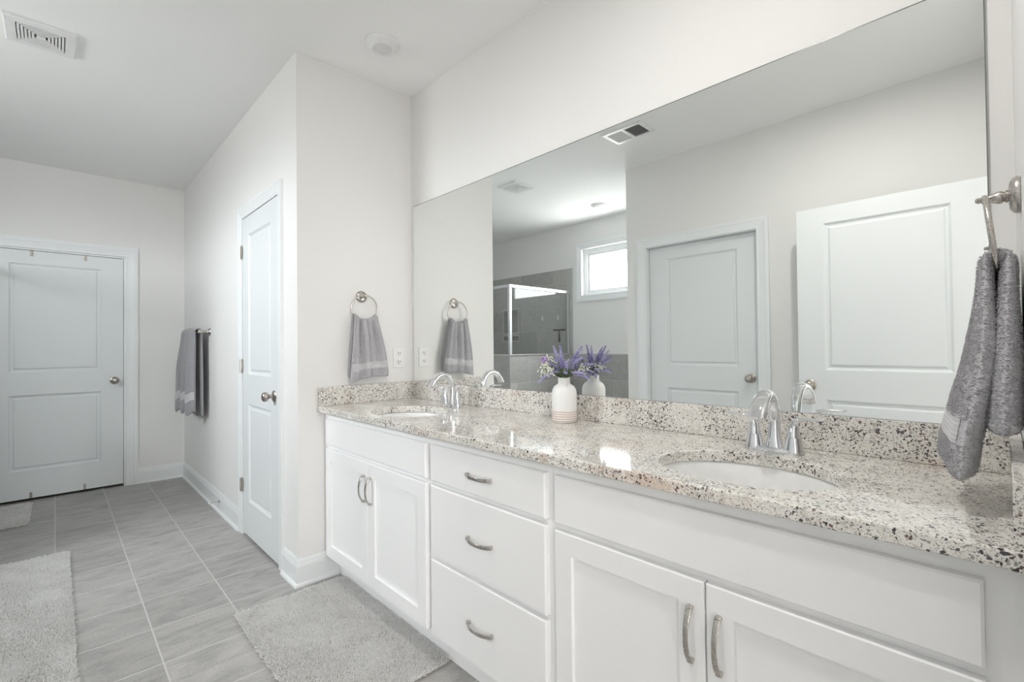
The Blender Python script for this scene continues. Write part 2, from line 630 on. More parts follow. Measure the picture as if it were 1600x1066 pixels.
def holed_slab(bm, axis, at, thick, u0, u1, z0, z1, holes=()):
    """Slab on plane axis=at (thickness towards at+thick) with rectangular holes (ua,ub,za,zb)."""
    us = sorted({u0, u1, *[min(max(h[i], u0), u1) for h in holes for i in (0, 1)]})
    zs = sorted({z0, z1, *[min(max(h[i], z0), z1) for h in holes for i in (2, 3)]})

    def P(u, z, d):
        return (u, at + d, z) if axis == 'y' else (at + d, u, z)

    def inside(i, j):
        if i < 0 or j < 0 or i >= len(us) - 1 or j >= len(zs) - 1:
            return False
        uc, zc = (us[i] + us[i + 1]) / 2, (zs[j] + zs[j + 1]) / 2
        return not any(h[0] < uc < h[1] and h[2] < zc < h[3] for h in holes)
    for i in range(len(us) - 1):
        for j in range(len(zs) - 1):
            if not inside(i, j):
                continue
            a, b, c, d = us[i], us[i + 1], zs[j], zs[j + 1]
            quad(bm, P(a, c, 0), P(b, c, 0), P(b, d, 0), P(a, d, 0))
            quad(bm, P(a, c, thick), P(a, d, thick), P(b, d, thick), P(b, c, thick))
            for (di, dj, p, q) in ((-1, 0, (a, c), (a, d)), (1, 0, (b, c), (b, d)), (0, -1, (a, c), (b, c)), (0, 1, (a, d), (b, d))):
                if not inside(i + di, j + dj):
                    quad(bm, P(*p, 0), P(*q, 0), P(*q, thick), P(*p, thick))


class Fr:
    """Upright local frame: u along a wall, z up, n out of the wall into the room."""
    def __init__(s, o, u, n):
        s.o, s.u, s.n = Vector(o), Vector(u), Vector(n)

    def __call__(s, u, z, n=0.0):
        return s.o + s.u * u + s.n * n + Vector((0, 0, z))


def nested_face(bm, F, u0, u1, z0, z1, steps):
    """Rectangular moulding: loops inset by d at height n, closed by a middle face."""
    prev = None
    for d, n in steps:
        ring = [bm.verts.new(F(u, z, n)) for u, z in ((u0 + d, z0 + d), (u1 - d, z0 + d), (u1 - d, z1 - d), (u0 + d, z1 - d))]
        if prev:
            for k in range(4):
                k2 = (k + 1) % 4
                bm.faces.new([prev[k], prev[k2], ring[k2], ring[k]])
        prev = ring
    bm.faces.new(prev)


def door_leaf(bm, F, W, z0, z1, stile, panels, t=0.035):
    us = [0, stile, W - stile, W]
    zs = sorted([z0, z1] + [z for p in panels for z in p])
    for i in range(3):
        for j in range(len(zs) - 1):
            a, b, c, d = us[i], us[i + 1], zs[j], zs[j + 1]
            if i == 1 and (c, d) in panels:
                nested_face(bm, F, a, b, c, d, [(0, 0), (0.003, -0.0005), (0.006, -0.004), (0.014, -0.0115), (0.018, -0.013), (0.025, -0.013), (0.033, -0.0055), (0.037, -0.004)])
            else:
                quad(bm, F(a, c), F(b, c), F(b, d), F(a, d))
    quad(bm, F(0, z0, -t), F(W, z0, -t), F(W, z1, -t), F(0, z1, -t))
    quad(bm, F(0, z0), F(0, z1), F(0, z1, -t), F(0, z0, -t))
    quad(bm, F(W, z0), F(W, z1), F(W, z1, -t), F(W, z0, -t))
    quad(bm, F(0, z0), F(W, z0), F(W, z0, -t), F(0, z0, -t))
    quad(bm, F(0, z1), F(W, z1), F(W, z1, -t), F(0, z1, -t))


CASING = [(0, 0.0), (0, 0.008), (0.004, 0.0105), (0.012, 0.0105), (0.018, 0.0095), (0.050, 0.0145), (0.060, 0.0175), (1, 0.0175), (1.0, 0.0)]


def casing(bm, F, uL, uR, zT, w, z0=0.0, zB=None):
    """Mitred architrave round an opening; with zB it runs round all four sides."""
    prof = []
    for d, n in CASING:
        prof.append((w if d == 1 else min(d, w - 0.006), n))
    prof[-2] = (w - 0.001, 0.0165)
    loops = []
    for d, n in prof:
        if zB is None:
            ps = [(uL - d, z0), (uL - d, zT + d), (uR + d, zT + d), (uR + d, z0)]
        else:
            ps = [(uL - d, zB - d), (uL - d, zT + d), (uR + d, zT + d), (uR + d, zB - d)]
        loops.append([bm.verts.new(F(u, z, n)) for u, z in ps])
    m = 4 if zB is not None else 3
    for A, B in zip(loops, loops[1:]):
        for k in range(m):
            k2 = (k + 1) % 4
            bm.faces.new([A[k], A[k2], B[k2], B[k]])
    if zB is None:
        bm.faces.new([l[0] for l in loops])
        bm.faces.new([l[3] for l in loops][::-1])


BASE = [(0.0, 0.0), (0.026, 0.0), (0.0255, 0.006), (0.022, 0.013), (0.0135, 0.018), (0.0135, 0.098), (0.012, 0.103), (0.012, 0.109),
        (0.0095, 0.113), (0.0095, 0.119), (0.0075, 0.127), (0.0045, 0.133), (0.004, 0.138), (0.0, 0.138)]


def baseboard(bm, path, side):
    """path: plan points; side=+1 when the room is on the left of the walking direction."""
    P = [Vector((x, y, 0)) for x, y in path]
    n = len(P)
    def nrm(a, b):
        t = (b - a).normalized()
        return Vector((-t.y, t.x, 0)) * side
    offs = []
    for i in range(n):
        if i == 0:
            offs.append(nrm(P[0], P[1]))
        elif i == n - 1:
            offs.append(nrm(P[-2], P[-1]))
        else:
            a, b = nrm(P[i - 1], P[i]), nrm(P[i], P[i + 1])
            offs.append((a + b) / (1 + a.dot(b)))
    rows = [[bm.verts.new(P[i] + offs[i] * d + Vector((0, 0, z))) for i in range(n)] for d, z in BASE]
    for A, B in zip(rows, rows[1:]):
        for i in range(n - 1):
            bm.faces.new([A[i], A[i + 1], B[i + 1], B[i]])
    bm.faces.new([r[0] for r in rows])
    bm.faces.new([r[-1] for r in rows][::-1])


# ------------------------------------------------------------------ room shell
YH, XF, XR = -0.679, -2.96, 2.532           # hall wall face, far wall face, right wall face
YW, YC, XC = -3.165, -2.05, 0.233           # window wall face, closet wall face, closet corner
CAS = 0.075

bm = BM(); box(bm, -3.7, 6.0, -3.6, 0.2, -0.1, 0.0)
struct(obj('floor', bm, M['floor']), 'grey stone-look ceramic tile floor laid in a straight grid')
bm = BM(); box(bm, -3.7, 6.0, -3.6, 0.2, H, H + 0.1)
struct(obj('ceiling', bm, M['ceil']), 'flat white ceiling')
bm = BM(); box(bm, 0.0, XR + 0.1, 0.0, 0.12, 0, H)
struct(obj('wall_back', bm, M['wall']), 'warm white wall behind the long mirror')
bm = BM(); box(bm, -0.1, 0.0, YH + 0.1, 0.12, 0, H)
struct(obj('wall_left', bm, M['wall']), 'warm white end wall beside the vanity')
HL, HR, HT = -0.962, -0.276, 2.06            # hall door leaf
bm = BM(); holed_slab(bm, 'y', YH, 0.1, XF - 0.1, 0.0, 0, H, [(HL - 0.005, HR + 0.005, -1, HT + 0.004)])
struct(obj('wall_hall', bm, M['wall']), 'warm white wall with the linen closet door')
FL, FR_, FT = -1.990, -1.132, 2.031           # far door leaf
bm = BM(); holed_slab(bm, 'x', XF, -0.12, YW - 0.12, YH + 0.1, 0, H, [(FL - 0.016, FR_ + 0.016, -1, FT + 0.016)])
struct(obj('wall_far', bm, M['wall']), 'warm white wall around the far door')
WX0, WX1, WZ0, WZ1 = -1.118, -0.177, 1.838, 2.410
NICHES = [(-2.55, -2.24, 1.405, 1.735), (-2.55, -2.24, 1.29, 1.365)]
bm = BM(); holed_slab(bm, 'y', YW, -0.12, XF, XC + 0.1, 0, H, [(WX0, WX1, WZ0, WZ1)] + NICHES)
struct(obj('wall_window', bm, M['wall']), 'warm white wall with the small high window')
CL, CR, CT = 0.408, 1.309, 2.042              # closet opening
bm = BM(); holed_slab(bm, 'y', YC, -0.12, XC, XR + 0.1, 0, H, [(CL, CR, -1, CT)])
struct(obj('wall_closet', bm, M['wall']), 'warm white wall with the closed closet door')
bm = BM(); box(bm, XC, XC + 0.1, YW, YC - 0.12, 0, H)
struct(obj('wall_return', bm, M['wall']), 'warm white return wall beside the bath')
EY0, EY1, ET = -1.845, -0.955, 2.055          # entry doorway
bm = BM(); holed_slab(bm, 'x', XR, 0.115, YC, 0.0, 0, H, [(EY0, EY1, -1, ET)])
struct(obj('wall_right', bm, M['wall']), 'white wall with the towel ring at the right')
# the bedroom beyond the open doorway
bm = BM()
box(bm, 5.9, 6.0, -3.5, 0.12, 0, H)
box(bm, XR + 0.1, 5.9, 0.02, 0.12, 0, H)
box(bm, XR + 0.1, 5.9, -3.6, -3.5, 0, H)
struct(obj('wall_bedroom', bm, M['wall']), 'bedroom walls beyond the open doorway')

# closed spaces behind the doors
bm = BM()
box(bm, XF - 0.60, XF - 0.55, -2.3, -0.8, 0, H); box(bm, XF - 0.55, XF - 0.12, -2.35, -2.3, 0, H); box(bm, XF - 0.55, XF - 0.12, -0.8, -0.75, 0, H)
box(bm, XC + 0.1, XR + 0.1, YW - 0.05, YW, 0, H); box(bm, XR, XR + 0.1, YW, YC - 0.12, 0, H)
box(bm, XF - 0.12, -0.1, 0.02, 0.12, 0, H)
struct(obj('wall_closets', bm, M['wall'], weld=False), 'walls of the spaces behind the closed doors')

# baseboards
bm = BM(); baseboard(bm, [(XF, -1.036), (XF, YH), (-1.037, YH)], -1)
struct(obj('baseboard_hall', bm, M['trim']), 'white baseboard in the hall corner')
bm = BM(); baseboard(bm, [(-0.2, YH), (0.0, YH), (0.0, -0.473)], -1)
struct(obj('baseboard_left', bm, M['trim']), 'white baseboard round the end wall corner')
bm = BM(); baseboard(bm, [(CL - 0.085, YC), (XC, YC), (XC, YW)], 1)
struct(obj('baseboard_closet', bm, M['trim']), 'white baseboard at the closet corner')
bm = BM(); baseboard(bm, [(XR, YC), (CR + 0.085, YC)], 1)
struct(obj('baseboard_entry', bm, M['trim']), 'white baseboard behind the open door')


def knob(F, u, z, n0, parent, mat=None):
    bm = BM()
    lathe(bm, F(u, z, n0), F.n, [(0, 0), (0.033, 0), (0.033, 0.003), (0.029, 0.007), (0.017, 0.009), (0.0115, 0.013), (0.011, 0.028),
                                 (0.016, 0.033), (0.024, 0.038), (0.0275, 0.046), (0.0275, 0.052), (0.024, 0.060), (0.015, 0.065), (0, 0.0665)], 28)
    return tag(obj('knob', bm, mat or M['nickel_dark'], parent, True, edge=0.7), 'round brushed nickel knob')


def hinge(F, u, z, n0, parent):
    bm = BM()
    for k, h0 in ((0, -0.044), (1, -0.014), (2, 0.016)):
        lathe(bm, F(u, z + h0, n0 + 0.004), (0, 0, 1), [(0, 0), (0.0065, 0), (0.0065, 0.028), (0, 0.028)], 12)
    a, b = F(u + 0.001, z - 0.044, n0 - 0.002), F(u + 0.022, z + 0.044, n0 + 0.001)
    box(bm, *sorted((a.x, b.x)), *sorted((a.y, b.y)), a.z, b.z)
    return tag(obj('hinge', bm, M['nickel'], parent, False), 'nickel hinge')


def jamb(bm, F, uL, uR, zT, depth, t=0.012):
    """Lining of an opening, three sides, running back from the wall face."""
    for a, b in ((uL - t, uL), (uR, uR + t)):
        p, q = F(a, 0, 0.0), F(b, zT + t, -depth)
        box(bm, *sorted((p.x, q.x)), *sorted((p.y, q.y)), 0, zT + t)
    p, q = F(uL, zT, 0.0), F(uR, zT + t, -depth)
    box(bm, *sorted((p.x, q.x)), *sorted((p.y, q.y)), zT, zT + t)


PANELS = [(0.245, 0.858), (1.038, 1.925)]

# door_1: the far door
F1 = Fr((XF, FL, 0), (0, 1, 0), (1, 0, 0))
d1 = tag(thing('door_1', 'white two-panel door in the far wall with small clips on its edges', None, (XF, (FL + FR_) / 2, 0)), kind='structure')
bm = BM(); door_leaf(bm, Fr((XF - 0.012, FL, 0), (0, 1, 0), (1, 0, 0)), FR_ - FL, 0.022, FT, 0.148, PANELS)
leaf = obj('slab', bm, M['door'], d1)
bm = BM(); casing(bm, F1, -0.014, FR_ - FL + 0.014, FT + 0.016, 0.088)
obj('casing', bm, M['trim'], d1)
bm = BM(); jamb(bm, F1, -0.003, FR_ - FL + 0.003, FT + 0.003, 0.115)
obj('jamb', bm, M['trim'], d1)
knob(Fr((XF - 0.012, FL, 0), (0, 1, 0), (1, 0, 0)), FR_ - FL - 0.060, 0.945, 0, d1)
for yy in (-1.712, -1.388):
    for z0, z1 in ((FT - 0.045, FT - 0.001), (0.023, 0.07)):
        bm = BM()
        box(bm, XF - 0.0115, XF - 0.004, yy - 0.008, yy + 0.008, z0, z1, 0.001)
        zc = z0 + 0.012 if z0 > 1 else z1 - 0.012
        lathe(bm, (XF - 0.004, yy, zc), (1, 0, 0), [(0.005, 0), (0.004, 0.003), (0, 0.004)], 10)
        tag(obj('clip', bm, M['nickel_dark'], d1), 'small dark metal clip on the door edge')

# door_2: linen closet door in the hall wall
F2 = Fr((HL, YH, 0), (1, 0, 0), (0, -1, 0))
d2 = tag(thing('door_2', 'narrow white two-panel closet door with nickel hinges', None, ((HL + HR) / 2, YH, 0)), kind='structure')
F2b = Fr((HL, YH - 0.006, 0), (1, 0, 0), (0, -1, 0))
bm = BM(); door_leaf(bm, F2b, HR - HL, 0.018, HT, 0.122, [(0.235, 0.858), (1.045, 1.945)])
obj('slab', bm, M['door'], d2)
bm = BM(); casing(bm, F2, -0.006, HR - HL + 0.006, HT + 0.006, 0.070)
obj('casing', bm, M['trim'], d2)
knob(F2b, HR - HL - 0.062, 0.942, 0, d2)
for z in (1.845, 1.10, 0.325):
    hinge(F2b, -0.006, z, 0.008, d2)
bm = BM(); box(bm, HL, HR, YH + 0.095, YH + 0.1, 0, HT)
obj('recess', bm, M['duct'], d2)

# door_3: closet door opposite the vanity, seen in the mirror
F3 = Fr((CR, YC, 0), (-1, 0, 0), (0, 1, 0))
d3 = tag(thing('door_3', 'closed white two-panel door opposite the vanity, seen in the mirror', None, ((CL + CR) / 2, YC, 0)), kind='structure')
F3b = Fr((CR - 0.0165, YC - 0.05, 0), (-1, 0, 0), (0, 1, 0))
bm = BM(); door_leaf(bm, F3b, CR - CL - 0.033, 0.018, CT - 0.0165, 0.148, PANELS)
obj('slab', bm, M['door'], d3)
bm = BM(); casing(bm, F3, 0.010, CR - CL - 0.010, CT - 0.010, 0.083)
obj('casing', bm, M['trim'], d3)
bm = BM(); jamb(bm, F3, 0.013, CR - CL - 0.013, CT - 0.013, 0.115, 0.012)
obj('jamb', bm, M['trim'], d3)
knob(F3b, 0.062, 0.955, 0, d3)

# door_4: entry door standing open, seen in the mirror
d4 = tag(thing('door_4', 'entry door standing open beside the doorway, seen in the mirror', None, (2.05, -1.81, 0)), kind='structure')
F4 = Fr((2.478, -1.812, 0), (-1, 0, 0), (0, 1, 0))
bm = BM(); door_leaf(bm, F4, 0.862, 0.015, 2.040, 0.142, [(0.245, 0.866), (1.042, 1.940)])
obj('slab', bm, M['door'], d4)
knob(F4, 0.862 - 0.062, 0.950, 0, d4)
for z in (1.83, 1.05, 0.25):
    bm = BM()
    lathe(bm, (2.486, -1.806, z - 0.044), (0, 0, 1), [(0, 0), (0.0065, 0), (0.0065, 0.088), (0, 0.088)], 12)
    box(bm, 2.4785, 2.482, -1.846, -1.806, z - 0.044, z + 0.044)
    box(bm, 2.482, XR - 0.001, -1.809, -1.805, z - 0.044, z + 0.044)
    tag(obj('hinge', bm, M['nickel'], d4), 'nickel hinge')

# window_1
FW = Fr((WX1, YW, 0), (-1, 0, 0), (0, 1, 0))
w1 = tag(thing('window_1', 'small white framed high window glowing with daylight, seen in the mirror', None, (-0.6475, YW, 1.75)), kind='structure')
bm = BM(); casing(bm, FW, 0, WX1 - WX0, WZ1, 0.082, zB=WZ0)
obj('casing', bm, M['trim'], w1)
bm = BM(); holed_slab(bm, 'y', YW - 0.045, -0.06, WX0, WX1, WZ0, WZ1, [(WX0 + 0.05, WX1 - 0.05, WZ0 + 0.035, WZ1 - 0.05)])
obj('frame', bm, M['trim'], w1)
bm = BM(); holed_slab(bm, 'y', YW - 0.065, -0.03, WX0 + 0.05, WX1 - 0.05, WZ0 + 0.035, WZ1 - 0.05, [(WX0 + 0.082, WX1 - 0.082, WZ0 + 0.065, WZ1 - 0.08)])
obj('sash', bm, M['plastic'], w1)
bm = BM(); box(bm, WX0 + 0.08, WX1 - 0.08, YW - 0.083, YW - 0.079, WZ0 + 0.063, WZ1 - 0.078)
obj('pane', bm, M['pane'], w1)

# ------------------------------------------------------------------ shower corner (seen in the mirror)
PX, PY, PZ = -1.268, -2.055, 1.12
bm = BM(); holed_slab(bm, 'y', YW + 0.010, -0.009, XF + 0.0105, PX, 0, 2.20, NICHES)
for a, b, c, d in NICHES:
    y0, y1 = YW + 0.005, YW - 0.085
    box(bm, a, b, y1 - 0.005, y1, c, d)
    box(bm, a, a + 0.004, y1, y0, c, d); box(bm, b - 0.004, b, y1, y0, c, d)
    box(bm, a, b, y1, y0, c, c + 0.004); box(bm, a, b, y1, y0, d - 0.004, d)
struct(obj('wall_shower', bm, M['walltile'], weld=False), 'grey tiled shower wall with recessed niches')
bm = BM(); box(bm, XF + 0.001, XF + 0.010, YW + 0.001, PY - 0.011, 0, 2.20)
struct(obj('wall_shower_side', bm, M['walltile_y']), 'grey tiled side wall of the shower')
bm = BM(); box(bm, PX + 0.001, XC - 0.001, YW + 0.001, YW + 0.010, 0.0, 1.11)
struct(obj('wall_bath', bm, M['walltile']), 'grey tile wainscot below the high window')
bm = BM(); box(bm, PX - 0.11, PX, YW + 0.0105, PY - 0.11, 0, PZ - 0.012)
struct(obj('wall_knee', bm, M['walltile_y']), 'grey tiled half wall of the shower')
bm = BM(); box(bm, -1.95, PX, PY - 0.11, PY, 0, PZ - 0.012)
struct(obj('wall_knee_front', bm, M['walltile']), 'grey tiled half wall at the shower front')
bm = BM()
box(bm, PX - 0.118, PX + 0.008, YW + 0.0105, PY + 0.008, PZ - 0.012, PZ, 0.003)
box(bm, -1.958, PX - 0.118, PY - 0.118, PY + 0.008, PZ - 0.012, PZ, 0.003)
struct(obj('trim_1', bm, M['walltile']), 'tile cap along the shower half wall')
bm = BM(); box(bm, PX - 0.004, PX + 0.004, PY - 0.004, PY + 0.004, 0, PZ - 0.012, 0.0015)
box(bm, PX - 0.002, PX + 0.006, YW + 0.0105, YW + 0.016, PZ, 2.20)
struct(obj('trim_2', bm, M['alu']), 'metal edge strip on the tiled corner')

bm = BM()
for a, b, c, d in NICHES:
    for (p0, p1, q0, q1) in ((a - 0.008, a, c - 0.008, d + 0.008), (b, b + 0.008, c - 0.008, d + 0.008), (a, b, c - 0.008, c), (a, b, d, d + 0.008)):
        box(bm, p0, p1, YW + 0.0102, YW + 0.012, q0, q1)
struct(obj('trim_3', bm, M['plastic'], weld=False), 'pale edge trim round the shower niches')

GX, GY, GZ = PX - 0.055, PY - 0.055, 1.895
en = thing('shower_enclosure', 'glass shower enclosure with silver rails, reflected in the mirror', 'shower screen', (GX, GY, PZ))
bm = BM(); box(bm, GX - 0.004, GX + 0.004, YW + 0.03, GY - 0.016, PZ + 0.002, GZ - 0.02)
obj('glass_panel', bm, M['glass'], en)
bm = BM(); box(bm, -1.95, GX - 0.016, GY - 0.004, GY + 0.004, PZ + 0.002, GZ - 0.02)
obj('glass_panel', bm, M['glass'], en)
bm = BM(); box(bm, XF + 0.04, -1.965, GY - 0.004, GY + 0.004, 0.03, GZ - 0.02)
obj('glass_door', bm, M['glass'], en)
bm = BM()
box(bm, GX - 0.016, GX + 0.016, YW + 0.0105, GY + 0.016, GZ - 0.02, GZ + 0.014, 0.003)
box(bm, XF + 0.0105, GX - 0.016, GY - 0.016, GY + 0.016, GZ - 0.02, GZ + 0.014, 0.003)
obj('header_rail', bm, M['alu'], en)
bm = BM(); box(bm, GX - 0.017, GX + 0.017, GY - 0.017, GY + 0.017, PZ + 0.001, GZ - 0.02, 0.003)
obj('corner_post', bm, M['alu'], en)
bm = BM(); box(bm, GX - 0.012, GX + 0.012, YW + 0.0105, YW + 0.036, PZ + 0.001, GZ - 0.02, 0.002)
obj('wall_channel', bm, M['alu'], en)
for z in (1.30, 1.62):
    bm = BM(); lathe(bm, (GX + 0.012, YW + 0.023, z), (1, 0, 0), [(0.006, 0), (0.005, 0.004), (0, 0.005)], 10)
    obj('screw', bm, M['nickel_dark'], en)

for k, (x, lab) in enumerate(((-1.775, 'small white hook on the shower tile nearer the niche'), (-1.505, 'small white hook on the shower tile above the black squeegee'))):
    hk = tag(obj('shower_hook', (lambda b: (box(b, x - 0.011, x + 0.011, YW + 0.0105, YW + 0.016, 1.55, 1.615, 0.003),
                                            tube(b, [(x, YW + 0.014, 1.575), (x, YW + 0.03, 1.560), (x, YW + 0.036, 1.575)], 0.004, 8), b)[-1])(BM()), M['plastic']),
             lab, 'hook', 'hooks in the shower')
sq = thing('squeegee', 'black squeegee hanging on the grey shower tile', 'squeegee', (-1.46, YW + 0.03, 1.27))
bm = BM(); box(bm, -1.575, -1.375, YW + 0.0105, YW + 0.034, 1.408, 1.430, 0.005)
obj('blade', bm, M['black'], sq)
bm = BM(); tube(bm, [(-1.475, YW + 0.024, 1.410), (-1.475, YW + 0.028, 1.37), (-1.472, YW + 0.030, 1.32), (-1.470, YW + 0.030, 1.275), (-1.470, YW + 0.030, 1.262)],
                [(0.007, 0.006), (0.008, 0.007), (0.014, 0.010), (0.016, 0.011), (0.009, 0.008)], 12)
obj('handle', bm, M['black'], sq, True)

# ------------------------------------------------------------------ ceiling fittings
fan = thing('exhaust_fan_grille', 'square white louvred exhaust fan cover on the ceiling', 'fan grille', (-0.71, -1.622, H - 0.016))
fx, fy, fr = -0.71, -1.622, 0.125
bm = BM()
def ring_sq(bm, cx, cy, a, za, b, zb):
    A = [bm.verts.new((cx + s * a, cy + t * a, za)) for s, t in ((-1, -1), (1, -1), (1, 1), (-1, 1))]
    B = [bm.verts.new((cx + s * b, cy + t * b, zb)) for s, t in ((-1, -1), (1, -1), (1, 1), (-1, 1))]
    for k in range(4):
        bm.faces.new([A[k], A[(k + 1) % 4], B[(k + 1) % 4], B[k]])
ring_sq(bm, fx, fy, fr, H - 0.0005, fr, H - 0.010)
ring_sq(bm, fx, fy, fr, H - 0.010, fr - 0.005, H - 0.016)
ring_sq(bm, fx, fy, fr - 0.005, H - 0.016, fr - 0.032, H - 0.016)
ring_sq(bm, fx, fy, fr - 0.032, H - 0.016, fr - 0.032, H - 0.002)
obj('frame', bm, M['plastic'], fan)
bm = BM()
a = fr - 0.036
while a > 0.02:
    for s in (1,):
        ring_sq(bm, fx, fy, a + 0.004, H - 0.0155, a - 0.0035, H - 0.0155)
        ring_sq(bm, fx, fy, a - 0.0035, H - 0.0155, a - 0.0055, H - 0.006)
        ring_sq(bm, fx, fy, a + 0.004, H - 0.0155, a + 0.002, H - 0.006)
    a -= 0.0122
box(bm, fx - 0.016, fx + 0.016, fy - 0.016, fy + 0.016, H - 0.0155, H - 0.008)
obj('louvers', bm, M['plastic'], fan, weld=False)
bm = BM(); box(bm, fx - 0.094, fx + 0.094, fy - 0.094, fy + 0.094, H - 0.003, H - 0.0008)
obj('backing', bm, M['grey'], fan)


def ceiling_light(x, y, label, power=0.0):
    if power:  # only the added fill disc is lit
        l = bpy.data.lights.new('added_fill_lamp', 'AREA')
        l.shape, l.size, l.energy, l.color = 'DISK', 0.09, power, (1.0, 0.97, 0.93)
        lo = bpy.data.objects.new('added_fill_lamp', l)
        COL.objects.link(lo)
        lo.location = (x, y, H - 0.031)
    t = thing('ceiling_light', label, 'ceiling light', (x, y, H - 0.03), 'round ceiling lights')
    bm = BM()
    lathe(bm, (x, y, H), (0, 0, -1), [(0.086, 0.0005), (0.087, 0.006), (0.080, 0.014), (0.056, 0.028), (0.051, 0.030), (0.048, 0.028), (0.047, 0.0245)], 48)
    obj('trim_ring', bm, M['plastic'], t, True, edge=0.6)
    bm = BM()
    lathe(bm, (x, y, H), (0, 0, -1), [(0.0468, 0.0245), (0.030, 0.0265), (0, 0.0270)], 40)
    obj('lens', bm, M['lens'], t, True)


ceiling_light(0.358, -0.383, 'round white disc ceiling light near the end wall')
ceiling_light(1.95, -1.02, 'round white disc light added for fill over the floor before the vanity, out of view', 8.7)  # added lamp, out of view, to brighten the right part of the room
ceiling_light(-0.515, -2.70, 'round white disc ceiling light before the high window, seen in the mirror')

vent = thing('ceiling_vent', 'white two-bank air register on the ceiling, seen in the mirror', 'air vent', (0.66, -1.41, H - 0.012))
vx0, vx1, vy0, vy1 = 0.505, 0.818, -1.518, -1.305
bm = BM()
def framebox(bm, x0, x1, y0, y1, w, z0, z1):
    box(bm, x0, x1, y0, y0 + w, z0, z1); box(bm, x0, x1, y1 - w, y1, z0, z1)
    box(bm, x0, x0 + w, y0 + w, y1 - w, z0, z1); box(bm, x1 - w, x1, y0 + w, y1 - w, z0, z1)
framebox(bm, vx0, vx1, vy0, vy1, 0.027, H - 0.011, H - 0.0006)
vm = (vx0 + vx1) / 2
box(bm, vm - 0.009, vm + 0.009, vy0 + 0.027, vy1 - 0.027, H - 0.011, H - 0.0006)
obj('frame', bm, M['plastic'], vent, weld=False)
bm = BM()
for (a, b, s) in ((vx0 + 0.027, vm - 0.009, -1), (vm + 0.009, vx1 - 0.027, 1)):
    n_ = 9
    for i in range(n_):
        xc = a + (i + 0.5) * (b - a) / n_
        dx = 0.0048 * s
        ps = [(xc + dx, H - 0.0105), (xc - dx, H - 0.002)]
        for q in (0.0, 0.001):
            quad(bm, (ps[0][0] + q, vy0 + 0.027, ps[0][1]), (ps[0][0] + q, vy1 - 0.027, ps[0][1]),
                 (ps[1][0] + q, vy1 - 0.027, ps[1][1]), (ps[1][0] + q, vy0 + 0.027, ps[1][1]))
obj('louvers', bm, M['plastic'], vent, weld=False)
bm = BM(); box(bm, vx0 + 0.026, vx1 - 0.026, vy0 + 0.026, vy1 - 0.026, H - 0.0018, H - 0.0008)
obj('backing', bm, M['duct'], vent)

# ------------------------------------------------------------------ vanity cabinets
YF = -0.542                                   # face frame
YD = -0.562                                   # door and drawer fronts
CT0, CT1 = 0.8734, 0.9034                     # counter underside and top
CB = 0.117                                    # cabinet underside


def cab_body(x0, x1, parent):
    bm = BM()
    box(bm, x0, x1, YF, YF + 0.02, CB, CT0 - 0.001)
    box(bm, x0, x0 + 0.016, YF + 0.02, -0.022, CB, CT0 - 0.001)
    box(bm, x1 - 0.016, x1, YF + 0.02, -0.022, CB, CT0 - 0.001)
    box(bm, x0 + 0.016, x1 - 0.016, YF + 0.02, -0.022, CB, CB + 0.016)
    box(bm, x0, x1, -0.022, -0.004, CB, CT0 - 0.001)
    obj('body', bm, M['cab'], parent, weld=False)
    bm = BM()
    box(bm, x0, x1, -0.472, -0.456, 0.001, CB)
    obj('toe_kick', bm, M['cab'], parent)


FC = Fr((0, YF - 0.0005, 0), (1, 0, 0), (0, -1, 0))


def flat_front(bm, x0, x1, z0, z1, t=0.0195):
    """Slab front with a small bevel all round."""
    nested_face(bm, FC, x0, x1, z0, z1, [(0.0, 0.0), (0.0, t - 0.004), (0.004, t)])


def shaker(bm, x0, x1, z0, z1, t=0.0195, s=0.058):
    nested_face(bm, FC, x0, x1, z0, z1, [(0, 0), (0, t - 0.0025), (0.0025, t), (s, t), (s + 0.0015, t - 0.0095)])


def pull(name, c, along, out, parent):
    """Bowed bar pull with flared feet; c on the door face, along = bar direction."""
    c, a, n = Vector(c), Vector(along), Vector(out)
    s = a.cross(n)
    bm = BM()
    hl = 0.061
    pts, rad = [], []
    for i in range(25):
        t = -1 + 2 * i / 24
        h = 0.0075 + 0.0215 * (1 - abs(t) ** 2.3)
        pts.append(c + a * (hl * t) + n * h)
        rad.append((0.0056 + 0.0010 * abs(t), 0.0021 + 0.0008 * abs(t)))
    tube(bm, pts, rad, 16, side=s, flat=0.45)
    for e in (-1, 1):
        p0 = c + a * (e * 0.0575)
        tube(bm, [p0 + n * 0.0002, p0 + n * 0.004, p0 - a * (e * 0.003) + n * 0.0125], [(0.0062, 0.0048), (0.0062, 0.0046), (0.0056, 0.0060)], 16, side=s, flat=0.4)
    return tag(obj(name, bm, M['nickel'], parent, True, edge=0.6), 'bowed brushed nickel pull')


def sink_base(x0, x1, fx0, fx1, xm, label):
    t = thing('sink_cabinet', label, 'vanity cabinet', ((x0 + x1) / 2, -0.3, 0), 'vanity cabinets')
    cab_body(x0, x1, t)
    bm = BM(); flat_front(bm, fx0, fx1, 0.709, 0.842)
    obj('false_front', bm, M['cab'], t)
    for a, b, hx in ((fx0, xm - 0.002, xm - 0.031), (xm + 0.002, fx1, xm + 0.031)):
        bm = BM(); shaker(bm, a, b, 0.142, 0.690)
        d = obj('cabinet_door', bm, M['cab'], t)
        pull('handle', (hx, YF - 0.020, 0.571), (0, 0, 1), (0, -1, 0), d)
    return t


